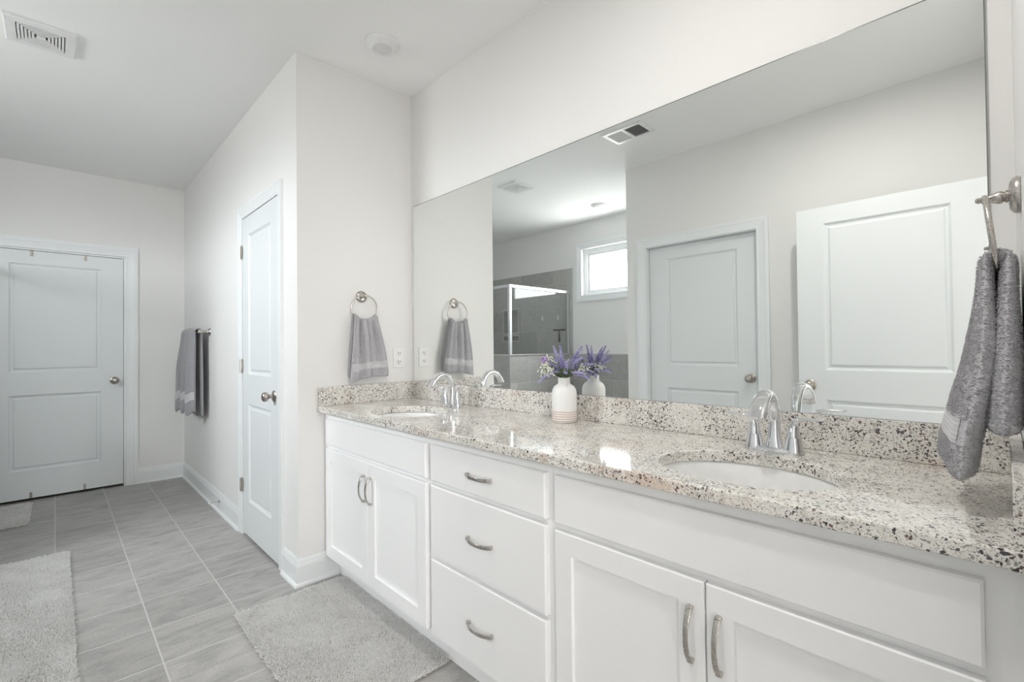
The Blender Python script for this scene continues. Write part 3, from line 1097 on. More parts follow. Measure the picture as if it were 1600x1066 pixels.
sink_base(0.0015, 0.994, 0.060, 0.979, 0.519, 'white shaker sink cabinet against the end wall')
dr = thing('drawer_cabinet', 'white cabinet with three stacked drawers between the two sink cabinets', 'vanity cabinet', (1.3, -0.3, 0), 'vanity cabinets')
cab_body(0.9945, 1.6055, dr)
for z0, z1 in ((0.709, 0.842), (0.434, 0.692), (0.142, 0.418)):
    bm = BM(); flat_front(bm, 1.010, 1.588, z0, z1)
    d = obj('drawer', bm, M['cab'], dr)
    pull('handle', (1.299, YF - 0.020, (z0 + z1) / 2 + (0.0 if z0 > 0.5 else -0.002)), (1, 0, 0), (0, -1, 0), d)
sink_base(1.606, XR - 0.0015, 1.623, 2.479, 2.050, 'white shaker sink cabinet below the nearer basin at the right wall')

# ------------------------------------------------------------------ countertop
SX1, SX2, SY, SA, SB = 0.538, 2.058, -0.352, 0.208, 0.168
YE = -0.580
ct = thing('countertop', 'long speckled cream granite vanity counter with raised splashes', 'countertop', (1.266, -0.29, CT0))
bm = BM()
NX0, NX1 = 0.0015, XR - 0.0015
R1 = (SX1 - 0.26, SX1 + 0.26)
R2 = (SX2 - 0.26, SX2 + 0.26)
YB, YI = -0.002, YE + 0.004


def hole_ring(cx, z, e0, flip):
    n = 96
    x0, x1, y0, y1 = cx - 0.26, cx + 0.26, YI, YB
    angs = sorted(set([2 * math.pi * k / n for k in range(n)] + [math.atan2(y - SY, x - cx) % (2 * math.pi) for x in (x0, x1) for y in (y0, y1)]))
    inner, outer = [], []
    for a in angs:
        c, s = math.cos(a), math.sin(a)
        inner.append(bm.verts.new((cx + (SA + e0) * c, SY + (SB + e0) * s, z)))
        k = min((x1 - cx) / c if c > 1e-9 else 1e9, (x0 - cx) / c if c < -1e-9 else 1e9, (y1 - SY) / s if s > 1e-9 else 1e9, (y0 - SY) / s if s < -1e-9 else 1e9)
        outer.append(bm.verts.new((cx + k * c, SY + k * s, z)))
    m = len(angs)
    for k in range(m):
        k2 = (k + 1) % m
        bm.faces.new([inner[k], outer[k], outer[k2], inner[k2]])
    return inner


for cx in (SX1, SX2):
    top = hole_ring(cx, CT1, 0.003, False)
    bot = hole_ring(cx, CT0, 0.0, True)
    m = len(top)
    mid = [bm.verts.new((v.co.x, v.co.y, CT1 - 0.003)) for v in bot]
    for k in range(m):
        k2 = (k + 1) % m
        bm.faces.new([top[k], top[k2], mid[k2], mid[k]])
        bm.faces.new([mid[k], mid[k2], bot[k2], bot[k]])
for a, b in ((NX0, R1[0]), (R1[1], R2[0]), (R2[1], NX1)):
    for z in (CT0, CT1):
        quad(bm, (a, YI, z), (b, YI, z), (b, YB, z), (a, YB, z))
for p, q in ((((YI), CT1), (YE + 0.0012, CT1 - 0.0012)), ((YE + 0.0012, CT1 - 0.0012), (YE, CT1 - 0.004)), ((YE, CT1 - 0.004), (YE, CT0 + 0.003)),
             ((YE, CT0 + 0.003), (YE + 0.003, CT0)), ((YE + 0.003, CT0), (YI, CT0))):
    quad(bm, (NX0, *p), (NX1, *p), (NX1, *q), (NX0, *q))
quad(bm, (NX0, YB, CT0), (NX1, YB, CT0), (NX1, YB, CT1), (NX0, YB, CT1))
for x in (NX0, NX1):
    quad(bm, (x, YE + 0.0012, CT0), (x, YB, CT0), (x, YB, CT1), (x, YE + 0.0012, CT1))
obj('slab', bm, M['granite'], ct)
SPZ = CT1 + 0.1005
bm = BM(); box(bm, NX0, NX1, -0.0205, -0.002, CT1 + 0.0002, SPZ, 0.0018, 2)
obj('backsplash', bm, M['granite'], ct)
bm = BM(); box(bm, NX0, 0.0205, YE + 0.002, -0.0208, CT1 + 0.0002, SPZ, 0.0018, 2)
obj('side_splash', bm, M['granite'], ct)
bm = BM(); box(bm, XR - 0.0205, NX1, YE + 0.002, -0.0208, CT1 + 0.0002, SPZ, 0.0018, 2)
obj('side_splash', bm, M['granite'], ct)


def basin(cx, label):
    t = thing('undermount_sink', label, 'sink', (cx, SY, CT0 - 0.16), 'undermount basins')
    bm = BM()
    prof = [(1.10, 0.001), (1.0, 0.001), (0.985, 0.006), (0.97, 0.03), (0.93, 0.07), (0.84, 0.11), (0.66, 0.138), (0.40, 0.150), (0.12, 0.154), (0.11, 0.154)]
    lathe(bm, (cx, SY, CT0), (0, 0, -1), [(r, d) for r, d in prof], 64, 1.0, 1.0)
    for v in bm.verts:
        v.co.x = cx + (v.co.x - cx) * (SA + 0.006)
        v.co.y = SY + (v.co.y - SY) * (SB + 0.006)
    obj('bowl', bm, M['porcelain'], t, True)
    bm = BM()
    lathe(bm, (cx, SY, CT0 - 0.1535), (0, 0, 1), [(0.0, 0.0045), (0.018, 0.0045), (0.019, 0.003), (0.027, 0.003), (0.030, 0.0), (0.030, -0.002)], 32)
    obj('drain', bm, M['chrome'], t, True, edge=0.5)


basin(SX1, 'oval white undermount sink near the end wall')
basin(SX2, 'oval white undermount sink nearest the right wall')


def faucet(cx, label):
    y0, z0 = -0.118, CT1 + 0.0003
    t = thing('faucet', label, 'faucet', (cx, y0, z0), 'chrome sink faucets')
    # deck body: three flared stems growing out of one low base
    bm = BM()
    hw, hd = 0.071, 0.0265
    n = 64
    def oval(sx, sy, z):
        return [bm.verts.new((cx + sx * math.copysign(abs(math.cos(a)) ** 0.75, math.cos(a)), y0 + sy * math.copysign(abs(math.sin(a)) ** 0.85, math.sin(a)), z))
                for a in (2 * math.pi * k / n for k in range(n))]
    rings = [oval(hw, hd, z0), oval(hw, hd, z0 + 0.0035), oval(hw - 0.0022, hd - 0.002, z0 + 0.0050), oval(hw - 0.004, hd - 0.003, z0 + 0.011), oval(hw - 0.012, hd - 0.009, z0 + 0.0135)]
    for A, B in zip(rings, rings[1:]):
        for k in range(n):
            bm.faces.new([A[k], A[(k + 1) % n], B[(k + 1) % n], B[k]])
    bm.faces.new(rings[-1])
    for sx in (-1, 1):
        prof = [(0.0205, 0.003), (0.0225, 0.006), (0.0212, 0.014), (0.0190, 0.026), (0.0168, 0.038), (0.0158, 0.0445), (0.0150, 0.0449), (0.0150, 0.0456)]
        lathe(bm, (cx + sx * 0.0505, y0, z0), (0, 0, 1), prof, 32, 1.0, 1.15)
    obj('base', bm, M['chrome'], t, True, edge=0.6)
    # spout
    bm = BM()
    pts, rad = [], []
    ctrl = [((0, 0.006, 0.004), (0.0255, 0.0215)), ((0, 0.007, 0.020), (0.0215, 0.0195)), ((0, 0.009, 0.045), (0.0165, 0.0165)), ((0, 0.010, 0.080), (0.0138, 0.0140)),
            ((0, 0.006, 0.112), (0.0140, 0.0130)), ((0, -0.006, 0.139), (0.0150, 0.0122)), ((0, -0.027, 0.158), (0.0165, 0.0115)), ((0, -0.052, 0.1655), (0.0185, 0.0110)),
            ((0, -0.078, 0.160), (0.0202, 0.0110)), ((0, -0.101, 0.144), (0.0214, 0.0112)), ((0, -0.118, 0.124), (0.0222, 0.0115)), ((0, -0.128, 0.106), (0.0226, 0.0118))]
    def cr(p0, p1, p2, p3, s):
        return [0.5 * (2 * b + (c - a) * s + (2 * a - 5 * b + 4 * c - d) * s * s + (3 * b - a - 3 * c + d) * s ** 3) for a, b, c, d in zip(p0, p1, p2, p3)]
    K = [(*p, *r) for p, r in ctrl]
    for i in range(len(K) - 1):
        for s in (0, 0.25, 0.5, 0.75):
            q = cr(K[max(i - 1, 0)], K[i], K[i + 1], K[min(i + 2, len(K) - 1)], s)
            pts.append((cx + q[0], y0 + q[1], z0 + q[2])); rad.append((q[3], q[4]))
    q = K[-1]
    pts.append((cx + q[0], y0 + q[1], z0 + q[2])); rad.append((q[3], q[4]))
    tube(bm, pts, rad, 28, side=(1, 0, 0), flat=0.85)
    obj('spout', bm, M['chrome'], t, True, edge=0.8)
    # lever handles
    for sx in (-1, 1):
        hx = cx + sx * 0.0505
        bm = BM()
        P, R_ = [], []
        path = [((0, 0, 0.0455), (0.0158, 0.0180)), ((0.000, 0, 0.060), (0.0140, 0.0150)), ((0.001, 0, 0.074), (0.0118, 0.0122)), ((0.004, -0.001, 0.086), (0.0098, 0.0110)),
                ((0.011, -0.002, 0.094), (0.0066, 0.0112)), ((0.022, -0.004, 0.0975), (0.0050, 0.0112)), ((0.038, -0.007, 0.0985), (0.0042, 0.0106)), ((0.056, -0.010, 0.0990), (0.0036, 0.0098)),
                ((0.072, -0.013, 0.1005), (0.0030, 0.0080)), ((0.077, -0.014, 0.1012), (0.0014, 0.0045))]
        for (dx, dy, dz), (rs, rn) in path:
            P.append((hx + sx * dx, y0 + dy, z0 + dz)); R_.append((rn, rs))
        PP, RR = [], []
        K = [(*p, *r) for p, r in zip(P, R_)]
        for i in range(len(K) - 1):
            for s in (0, 0.33, 0.66):
                q = cr(K[max(i - 1, 0)], K[i], K[i + 1], K[min(i + 2, len(K) - 1)], s)
                PP.append(q[:3]); RR.append((max(q[3], 0.001), max(q[4], 0.001)))
        PP.append(K[-1][:3]); RR.append(K[-1][3:])
        tube(bm, PP, RR, 20, side=(0, 1, 0))
        obj('lever', bm, M['chrome'], t, True, edge=0.9)
    return t


faucet(0.548, 'chrome two-lever faucet at the sink near the end wall')
faucet(2.055, 'chrome two-lever faucet at the sink nearest the right wall')

# ------------------------------------------------------------------ mirror
bm = BM(); box(bm, 0.0328, 2.4895, -0.0065, -0.0008, SPZ + 0.0008, 2.0630)
mir = obj('mirror', bm, [M['mirror'], M['mirror_edge']])
for p in mir.data.polygons:
    p.material_index = 0 if p.normal.y < -0.9 else 1
bm = BM()
framebox_y = [(0.0328, 2.4895, 2.0608, 2.0630), (2.4875, 2.4895, SPZ + 0.0008, 2.0608)]
for a_, b_, c_, d_ in framebox_y:
    box(bm, a_, b_, -0.0072, -0.0066, c_, d_)
tag(obj('polished_edge', bm, M['mirror_edge'], mir, weld=False), 'dark ground edge of the mirror')
tag(mir, 'large frameless wall mirror spanning the vanity', 'mirror')

# ------------------------------------------------------------------ outlet, door stop
ou = thing('wall_outlet', 'white duplex power outlet on the end wall beside the hanging towel', 'outlet', (0, -0.094, 1.09))
bm = BM(); box(bm, 0.0004, 0.0055, -0.1325, -0.0575, 1.089, 1.206, 0.002)
obj('cover_plate', bm, M['plastic'], ou)
for zc in (1.122, 1.173):
    bm = BM(); box(bm, 0.0056, 0.0072, -0.112, -0.078, zc - 0.014, zc + 0.014, 0.0007)
    s = obj('socket', bm, M['plastic'], ou)
    bm = BM()
    for yy in (-0.1015, -0.0885):
        box(bm, 0.0073, 0.0076, yy - 0.0016, yy + 0.0016, zc - 0.003, zc + 0.009)
    lathe(bm, (0.0073, -0.095, zc - 0.008), (1, 0, 0), [(0.0028, 0), (0.0028, 0.0004), (0, 0.0004)], 12)
    tag(obj('slots', bm, M['grey'], s, weld=False), 'dark plug slots')

ds = thing('door_stop', 'small metal door stop on the hall baseboard', 'door stop', (-1.55, YH - 0.0136, 0.08))
bm = BM(); lathe(bm, (-1.55, YH - 0.0136, 0.082), (0, -1, 0), [(0, 0), (0.013, 0), (0.012, 0.003), (0.005, 0.006), (0.0042, 0.012), (0.0042, 0.060), (0, 0.0605)], 16)
obj('rod', bm, M['nickel'], ds, True, edge=0.6)
bm = BM(); lathe(bm, (-1.55, YH - 0.0136, 0.082), (0, -1, 0), [(0, 0.0605), (0.0075, 0.0605), (0.0085, 0.066), (0.0075, 0.073), (0, 0.075)], 16)
tag(obj('bumper', bm, M['plastic'], ds, True, edge=0.6), 'white rubber bumper')

# ------------------------------------------------------------------ cloth
def sheet(P, T, nu, nv):
    """Closed padded sheet round the centre surface P(u,v), u in [-1,1], v in [0,1]; T = half thickness. Returns verts, faces, front grid, normals."""
    us = np.sin(np.linspace(-1, 1, nu) * math.pi / 2) * 0.35 + np.linspace(-1, 1, nu) * 0.65
    vs = np.linspace(0, 1, nv)
    G = np.array([[P(u, v) for u in us] for v in vs])
    du = np.gradient(G, axis=1)
    dv = np.gradient(G, axis=0)
    nn = np.cross(du, dv)
    nn /= np.linalg.norm(nn, axis=2, keepdims=True) + 1e-12
    tt = np.array([[T(u, v) * max(0.0, 1 - abs(u) ** 6) ** 0.5 * max(0.04, 1 - abs(2 * v - 1) ** 60) ** 0.5 for u in us] for v in vs])
    A = G + nn * tt[..., None]
    B = G - nn * tt[..., None]
    verts = np.concatenate([A.reshape(-1, 3), B.reshape(-1, 3)])
    idx = np.arange(nu * nv).reshape(nv, nu)
    o = nu * nv
    fs = []
    for j in range(nv - 1):
        for i in range(nu - 1):
            a, b, c, d = idx[j, i], idx[j, i + 1], idx[j + 1, i + 1], idx[j + 1, i]
            fs.append((a, b, c, d)); fs.append((a + o, d + o, c + o, b + o))
    for j in range(nv - 1):
        for i, f in ((0, 1), (nu - 1, 0)):
            a, d = idx[j, i], idx[j + 1, i]
            fs.append((a, d, d + o, a + o) if f else (a, a + o, d + o, d))
    for i in range(nu - 1):
        for j, f in ((0, 0), (nv - 1, 1)):
            a, b = idx[j, i], idx[j, i + 1]
            fs.append((a, b, b + o, a + o) if f else (a, a + o, b + o, b))
    return verts, fs, A, B, nn, us, vs


def scatter(Agrid, Ngrid, spacing, keep=None):
    """Random points on a grid surface, about one per spacing^2."""
    a, b, c, d = Agrid[:-1, :-1], Agrid[:-1, 1:], Agrid[1:, 1:], Agrid[1:, :-1]
    ar = np.linalg.norm(np.cross(b - a, d - a), axis=2)
    n = RNG.poisson(ar / spacing ** 2)
    jj, ii = np.nonzero(n)
    jj, ii = np.repeat(jj, n[jj, ii]), np.repeat(ii, n[jj, ii])
    s, t = RNG.random(len(jj))[:, None], RNG.random(len(jj))[:, None]
    pts = (1 - t) * ((1 - s) * a[jj, ii] + s * b[jj, ii]) + t * ((1 - s) * d[jj, ii] + s * c[jj, ii])
    nr = Ngrid[jj, ii]
    if keep is not None:
        m = keep(jj / (Agrid.shape[0] - 1), ii / (Agrid.shape[1] - 1))
        pts, nr = pts[m], nr[m]
    return pts, nr


def tufts(pts, nr, length, radius, lean):
    """Little bent three-sided tufts of yarn standing on pts."""
    n = len(pts)
    rnd = RNG.normal(size=(n, 3))
    t1 = np.cross(nr, rnd); t1 /= np.linalg.norm(t1, axis=1, keepdims=True) + 1e-12
    t2 = np.cross(nr, t1)
    ln = length * (0.7 + 0.6 * RNG.random((n, 1)))
    le = RNG.normal(size=(n, 1)) * lean * ln
    rad = radius * (0.8 + 0.4 * RNG.random((n, 1)))
    ring0, ring1 = [], []
    for k in range(3):
        a = 2 * math.pi * k / 3
        d = t1 * math.cos(a) + t2 * math.sin(a)
        ring0.append(pts - nr * 0.0006 + d * rad)
        ring1.append(pts + nr * ln * 0.55 + t1 * le * 0.35 + d * rad * 0.9)
    tip = pts + nr * ln + t1 * le
    V = np.stack(ring0 + ring1 + [tip], 1).reshape(-1, 3)
    base = (np.arange(n) * 7)[:, None]
    q = np.array([[0, 1, 4, 3], [1, 2, 5, 4], [2, 0, 3, 5]])
    tr = np.array([[3, 4, 6], [4, 5, 6], [5, 3, 6]])
    Q = (base[:, :, None] + q[None]).reshape(-1, 4)
    Tt = (base[:, :, None] + tr[None]).reshape(-1, 3)
    return V, Q, Tt


def tuft_obj(name, V, Q, T, mat, parent):
    lo, hi = V.min(0), V.max(0)
    c = np.array([(lo[0] + hi[0]) / 2, (lo[1] + hi[1]) / 2, lo[2]])
    me = bpy.data.meshes.new(name)
    nl = Q.size + T.size
    me.vertices.add(len(V)); me.vertices.foreach_set('co', (V - c).astype(np.float32).ravel())
    me.loops.add(nl); me.loops.foreach_set('vertex_index', np.concatenate([Q.ravel(), T.ravel()]).astype(np.int32))
    npoly = len(Q) + len(T)
    st = np.concatenate([np.arange(len(Q)) * 4, Q.size + np.arange(len(T)) * 3]).astype(np.int32)
    me.polygons.add(npoly); me.polygons.foreach_set('loop_start', st)
    me.polygons.foreach_set('use_smooth', np.ones(npoly, bool))
    me.update(calc_edges=True)
    me.materials.append(mat)
    o = link(bpy.data.objects.new(name, me), parent, c)
    o['kind'] = 'stuff'
    return o


def smooth(t):
    t = min(1, max(0, t))
    return t * t * (3 - 2 * t)


# towel rings
def towel_ring(name_label, base, n, ring_c, R, tilt=0.0):
    """base: rosette centre on the wall; n: out of the wall; ring hangs below the post."""
    base, n = Vector(base), Vector(n)
    t = thing('towel_ring', name_label, 'towel ring', base, 'brushed nickel towel rings')
    bm = BM()
    lathe(bm, base + n * 0.0005, n, [(0, 0), (0.033, 0), (0.0335, 0.004), (0.031, 0.009), (0.024, 0.0135), (0.013, 0.015), (0, 0.015)], 40)
    obj('wall_plate', bm, M['nickel'], t, True, edge=0.6)
    bm = BM()
    lathe(bm, base + n * 0.0155, n, [(0.0105, 0.0), (0.0115, 0.0025), (0.0085, 0.005), (0.0115, 0.008), (0.0120, 0.011), (0.0095, 0.018), (0.0062, 0.0245),
                                     (0.0060, 0.026), (0.0085, 0.0265), (0.0085, 0.0325), (0.0065, 0.034), (0.0045, 0.0355), (0.0054, 0.039), (0.0034, 0.0425), (0, 0.043)], 28)
    obj('post', bm, M['nickel'], t, True, edge=0.7)
    bm = BM()
    top = Vector(ring_c) + Vector((0, 0, R))
    pts = []
    for k in range(64):
        a = 2 * math.pi * k / 64
        p = Vector((0, R * math.sin(a), R * math.cos(a) - R))
        pts.append(top + Vector((0, p.y, p.z)) - n * (p.z * -math.sin(tilt)))
    tube(bm, pts, 0.0042, 12, closed=True)
    obj('ring', bm, M['nickel'], t, True)
    return t


RC1 = (0.045, -0.331, 1.424)
towel_ring('brushed nickel towel ring on the end wall', (0, -0.331, 1.496), (1, 0, 0), RC1, 0.078, 0.04)
RC2 = (XR - 0.045, -0.331, 1.393)
towel_ring('brushed nickel towel ring on the right wall close to the camera', (XR, -0.331, 1.468), (-1, 0, 0), RC2, 0.078, 0.10)


def hand_towel(label, rc, n, yl_b, yr_b, zf, zb, xf_fun, xb_fun, phases, spacing, t_front=0.007, t_back=0.006, group='grey hand towels on rings'):
    """Towel pulled through a ring: back sheet up, over the ring's lower arc, front sheet down.
    xf_fun(u,w), xb_fun(u,w): distance from the wall of the front / back sheet, w=0 at the ring, 1 at the hem.
    zf(u), zb(u): hem heights."""
    R = 0.078
    wall = rc[0] - n * 0.045
    def arc(u):
        a = u * math.radians(58)
        return rc[1] + R * math.sin(a), rc[2] - R * math.cos(a)
    VB, VT = 0.44, 0.52                         # v range of the turn over the ring
    def P(u, v):
        ya, za = arc(u)
        if v < VB:
            w = 1 - v / VB
            d, zz, yb0, yb1 = xb_fun(u, w), zb(u), yl_b + 0.012, yr_b - 0.012
        elif v > VT:
            w = (v - VT) / (1 - VT)
            d, zz, yb0, yb1 = xf_fun(u, w), zf(u), yl_b, yr_b
        else:
            s = (v - VB) / (VT - VB)
            d0, d1 = xb_fun(u, 0), xf_fun(u, 0)
            return (wall + n * ((d0 + d1) / 2 - (d1 - d0) / 2 * math.cos(math.pi * s)), ya, za + 0.004 + 0.010 * math.sin(math.pi * s))
        yb = yb0 + (yb1 - yb0) * (u + 1) / 2
        k = w ** 0.8
        y = ya + (yb - ya) * (0.75 * smooth(k) + 0.25 * k)
        z = (za + 0.004) * (1 - w) + zz * w
        return (wall + n * d, y, z)
    def T(u, v):
        if v > (VB + VT) / 2:
            return t_front(max(0, (v - VT) / (1 - VT))) if callable(t_front) else t_front
        return t_back(max(0, 1 - v / VB)) if callable(t_back) else t_back
    nu, nv = 60, 150
    verts, fs, A, B, nn, us, vs = sheet(P, T, nu, nv)
    t = raw_obj('hand_towel', verts, fs, M['towel'])
    tag(t, label, 'towel', group)
    # orientation of the outward (visible) side of the front sheet
    jf = int(nv * 0.8)
    out_is_A = (nn[jf, nu // 2, 0] * n) > 0
    FA, FB, sg = (A, B, 1) if out_is_A else (B, A, -1)
    b0, b1 = 0.868, 0.925                       # woven band in v
    def keep(v, u):
        return ~((v > b0) & (v < b1))
    p1, n1 = scatter(FA, nn * sg, spacing, keep)
    p2, n2 = scatter(FB, -nn * sg, spacing * 1.15)
    V, Q, Tt = tufts(np.concatenate([p1, p2]), np.concatenate([n1, n2]), 0.0034, 0.00085, 0.75)
    tuft_obj('terry_pile', V, Q, Tt, M['towel'], t)
    # woven band with ribs, hugging the front
    ja, jb = int(b0 * (nv - 1)), int(b1 * (nv - 1)) + 1
    rows = []
    m = 60
    for q in range(m + 1):
        f = ja + (jb - ja) * q / m
        j0 = min(int(f), nv - 2); r = f - j0
        pos = FA[j0] * (1 - r) + FA[j0 + 1] * r
        nrm = (nn[j0] * (1 - r) + nn[j0 + 1] * r) * sg
        e = q / m
        rib = 0.0015 + 0.0011 * (0.5 + 0.5 * math.cos(2 * math.pi * e * 6)) * (1 if 0.06 < e < 0.94 else 0)
        rows.append(pos + nrm * (rib if 0 < q < m else 0.0))
    Gd = np.array(rows)[:, 1:-1]
    h, w_ = Gd.shape[:2]
    id_ = np.arange(h * w_).reshape(h, w_)
    f_ = [(id_[j, i], id_[j, i + 1], id_[j + 1, i + 1], id_[j + 1, i]) for j in range(h - 1) for i in range(w_ - 1)]
    tag(raw_obj('woven_band', Gd.reshape(-1, 3), f_, M['band'], t), 'flat ribbed band near the hem')
    # flat stitched hem along the lower edge of the back sheet
    jb = max(3, int(0.022 * (nv - 1) * (1 if n > 0 else 1.6)))
    hv = np.concatenate([(A[:jb] + nn[:jb] * 0.0016), (B[:jb] - nn[:jb] * 0.0016)[::-1]])[:, 1:-1]
    h, w_ = hv.shape[:2]
    id_ = np.arange(h * w_).reshape(h, w_)
    f_ = [(id_[j, i], id_[j, i + 1], id_[(j + 1) % h, i + 1], id_[(j + 1) % h, i]) for j in range(h) for i in range(w_ - 1)]
    tag(raw_obj('hem', hv.reshape(-1, 3), f_, M['band'], t), 'flat stitched hem')
    return t


def folds1(u, w):
    return (1 - 0.5 * w) * (0.0150 * math.cos(u * 7.6 + 0.7) + 0.0105 * math.cos(u * 13 + 2.0)) * (0.6 + 0.4 * smooth(w * 4))


hand_towel('grey hand towel on the ring above the end splash',
           RC1, 1, -0.432, -0.201, lambda u: 1.040 + 0.014 * u + 0.006 * math.cos(u * 3), lambda u: 1.052 + 0.004 * u,
           lambda u, w: 0.056 + 0.014 * smooth(w * 1.5) + folds1(u, w), lambda u, w: 0.026 - 0.004 * w + 0.3 * folds1(u, w), None, 0.0036)

hand_towel('grey hand towel on the ring at the right wall',
           RC2, -1, -0.448, -0.215, lambda u: 0.985 + 0.020 * u, lambda u: 1.047,
           lambda u, w: 0.046 + 0.010 * w + 0.026 * smooth((w - 0.35) / 0.65) + 0.010 * (1 + u) * smooth(w) + 0.004 * math.cos(u * 5.2 + 0.3) * w,
           lambda u, w: 0.0185 + 0.012 * w + 0.002 * math.cos(u * 4), None, 0.0026, lambda w: 0.009 + 0.0125 * smooth(w * 2.2), lambda w: 0.010 + 0.013 * smooth(w * 1.3))

# towel bar and bath towel on the hall wall
BY, BZ = YH - 0.073, 1.352
tb = thing('towel_bar', 'brushed nickel towel bar on the hall wall carrying the bath towel', 'towel bar', (-2.18, YH, BZ))
bm = BM(); tube(bm, [(-2.49, BY, BZ), (-1.875, BY, BZ)], 0.0085, 16)
obj('rail', bm, M['nickel'], tb, True, edge=0.7)
for x in (-2.47, -1.895):
    bm = BM()
    lathe(bm, (x, YH - 0.0005, BZ), (0, -1, 0), [(0, 0), (0.031, 0), (0.031, 0.004), (0.026, 0.010), (0.013, 0.013), (0.0095, 0.018), (0.0095, 0.055), (0.014, 0.062), (0.0155, 0.073), (0.013, 0.083), (0, 0.087)], 28)
    obj('bracket', bm, M['nickel'], tb, True, edge=0.6)


def bath_towel():
    x0, x1 = -2.455, -1.925
    def P(u, v):
        e = (u + 1) / 2
        x = x0 + (x1 - x0) * e
        pleat = math.cos(e * 2 * math.pi * 2.6 + 0.4)
        if v < 0.44:
            w = 1 - v / 0.44
            return (x + 0.010 * math.sin(w * 3), BY + 0.022 + 0.010 * w + 0.004 * pleat * w, BZ * (1 - w) + (0.665 + 0.01 * math.cos(e * 7)) * w)
        if v > 0.52:
            w = (v - 0.52) / 0.48
            z1 = 0.698 + 0.016 * math.cos(e * math.pi * 6 + 0.6)
            d = 0.026 + 0.010 * smooth(w * 2) + 0.022 * (1 - e) * w + (0.044 * (abs(math.sin(e * math.pi * 3 + 0.15)) ** 0.75 - 0.5) + 0.004 * math.cos(e * 31 + 1.0)) * (0.3 + 0.7 * smooth(w * 2.2))
            xx = x + 0.012 * math.sin(e * 2 * math.pi * 2.6 + 0.4) * smooth(w * 2)
            return (xx, BY - d, BZ * (1 - w) + z1 * w)
        s = (v - 0.44) / 0.08
        d0, d1 = 0.022, -0.026
        return (x, BY + (d0 + d1) / 2 + (d0 - d1) / 2 * math.cos(math.pi * s), BZ + 0.024 * math.sin(math.pi * s))
    verts, fs, A, B, nn, us, vs = sheet(P, lambda u, v: 0.0115, 110, 150)
    t = raw_obj('bath_towel', verts, fs, M['towel_plain'])
    tag(t, 'grey bath towel folded over the bar on the hall wall', 'towel')
    nv = 150
    sg = 1 if nn[120, 50, 1] < 0 else -1
    FA = A if sg == 1 else B
    ja, jb = int(0.885 * 149), int(0.93 * 149)
    rows = [FA[j] + nn[j] * sg * (0.0012 + 0.0008 * (j % 2)) for j in range(ja, jb + 1)]
    Gd = np.array(rows)[:, 1:-1]
    h, w_ = Gd.shape[:2]
    id_ = np.arange(h * w_).reshape(h, w_)
    f_ = [(id_[j, i], id_[j, i + 1], id_[j + 1, i + 1], id_[j + 1, i]) for j in range(h - 1) for i in range(w_ - 1)]
    tag(raw_obj('woven_band', Gd.reshape(-1, 3), f_, M['band'], t), 'flat ribbed band near the hem')
    return t


bath_towel()


# rugs
def rug(label, x0, x1, y0, y1, spacing, length, rad, skew=0.0, corner=0.02):
    t = thing('bath_rug', label, 'rug', ((x0 + x1) / 2, (y0 + y1) / 2, 0.0), 'pale grey shag bath rugs')
    bm = BM(); box(bm, x0 + 0.006, x1 - 0.006, y0 + 0.006, y1 - 0.006, 0.0006, 0.009, 0.002)
    obj('backing', bm, M['rugback'], t)
    nx, ny = int((x1 - x0) / 0.02) + 2, int((y1 - y0) / 0.02) + 2
    gx, gy = np.meshgrid(np.linspace(x0, x1, nx), np.linspace(y0, y1, ny))
    # soft hollows in the pile
    z = 0.008 + 0.0016 * np.sin(gx * 17 + 2 * np.sin(gy * 9)) * np.cos(gy * 21 + 1.3 * np.sin(gx * 7))
    A = np.stack([gx, gy, z], 2)
    Nn = np.zeros_like(A); Nn[..., 2] = 1
    pts, nr = scatter(A, Nn, spacing)
    # rounded corners and a slightly wavy edge
    cxr = np.minimum(pts[:, 0] - x0, x1 - pts[:, 0]); cyr = np.minimum(pts[:, 1] - y0, y1 - pts[:, 1])
    ok = ~((cxr < corner) & (cyr < corner) & ((cxr - corner) ** 2 + (cyr - corner) ** 2 > corner ** 2))
    pts, nr = pts[ok], nr[ok]
    # the pile leans in drifts, outwards along the edges
    f = np.sin(pts[:, 0] * 11 + 3 * np.sin(pts[:, 1] * 6)) + np.cos(pts[:, 1] * 14 + 2 * np.sin(pts[:, 0] * 8))
    nr = nr.copy()
    nr[:, 0] += 0.5 * np.cos(f * 1.4); nr[:, 1] += 0.5 * np.sin(f * 1.4)
    for ax, lo, hi in ((0, x0, x1), (1, y0, y1)):
        nr[:, ax] += -0.9 * np.exp(-(pts[:, ax] - lo) / 0.008) + 0.9 * np.exp(-(hi - pts[:, ax]) / 0.008)
    nr /= np.linalg.norm(nr, axis=1, keepdims=True)
    V, Q, Tt = tufts(pts, nr, length, rad, 0.45)
    V[:, 2] = np.maximum(V[:, 2], 0.0015)
    tuft_obj('pile', V, Q, Tt, M['rug'], t)
    return t


rug('pale grey shag rug in front of the vanity cabinets', 0.085, 1.020, -0.992, -0.478, 0.0036, 0.0120, 0.0015)
rug('pale grey shag runner rug before the shower', -1.395, 0.30, -2.03, -1.512, 0.0042, 0.0120, 0.0017)
rug('small pale grey rug near the far door', -2.86, -2.205, -2.03, -1.702, 0.0048, 0.0095, 0.0018, corner=0.03)

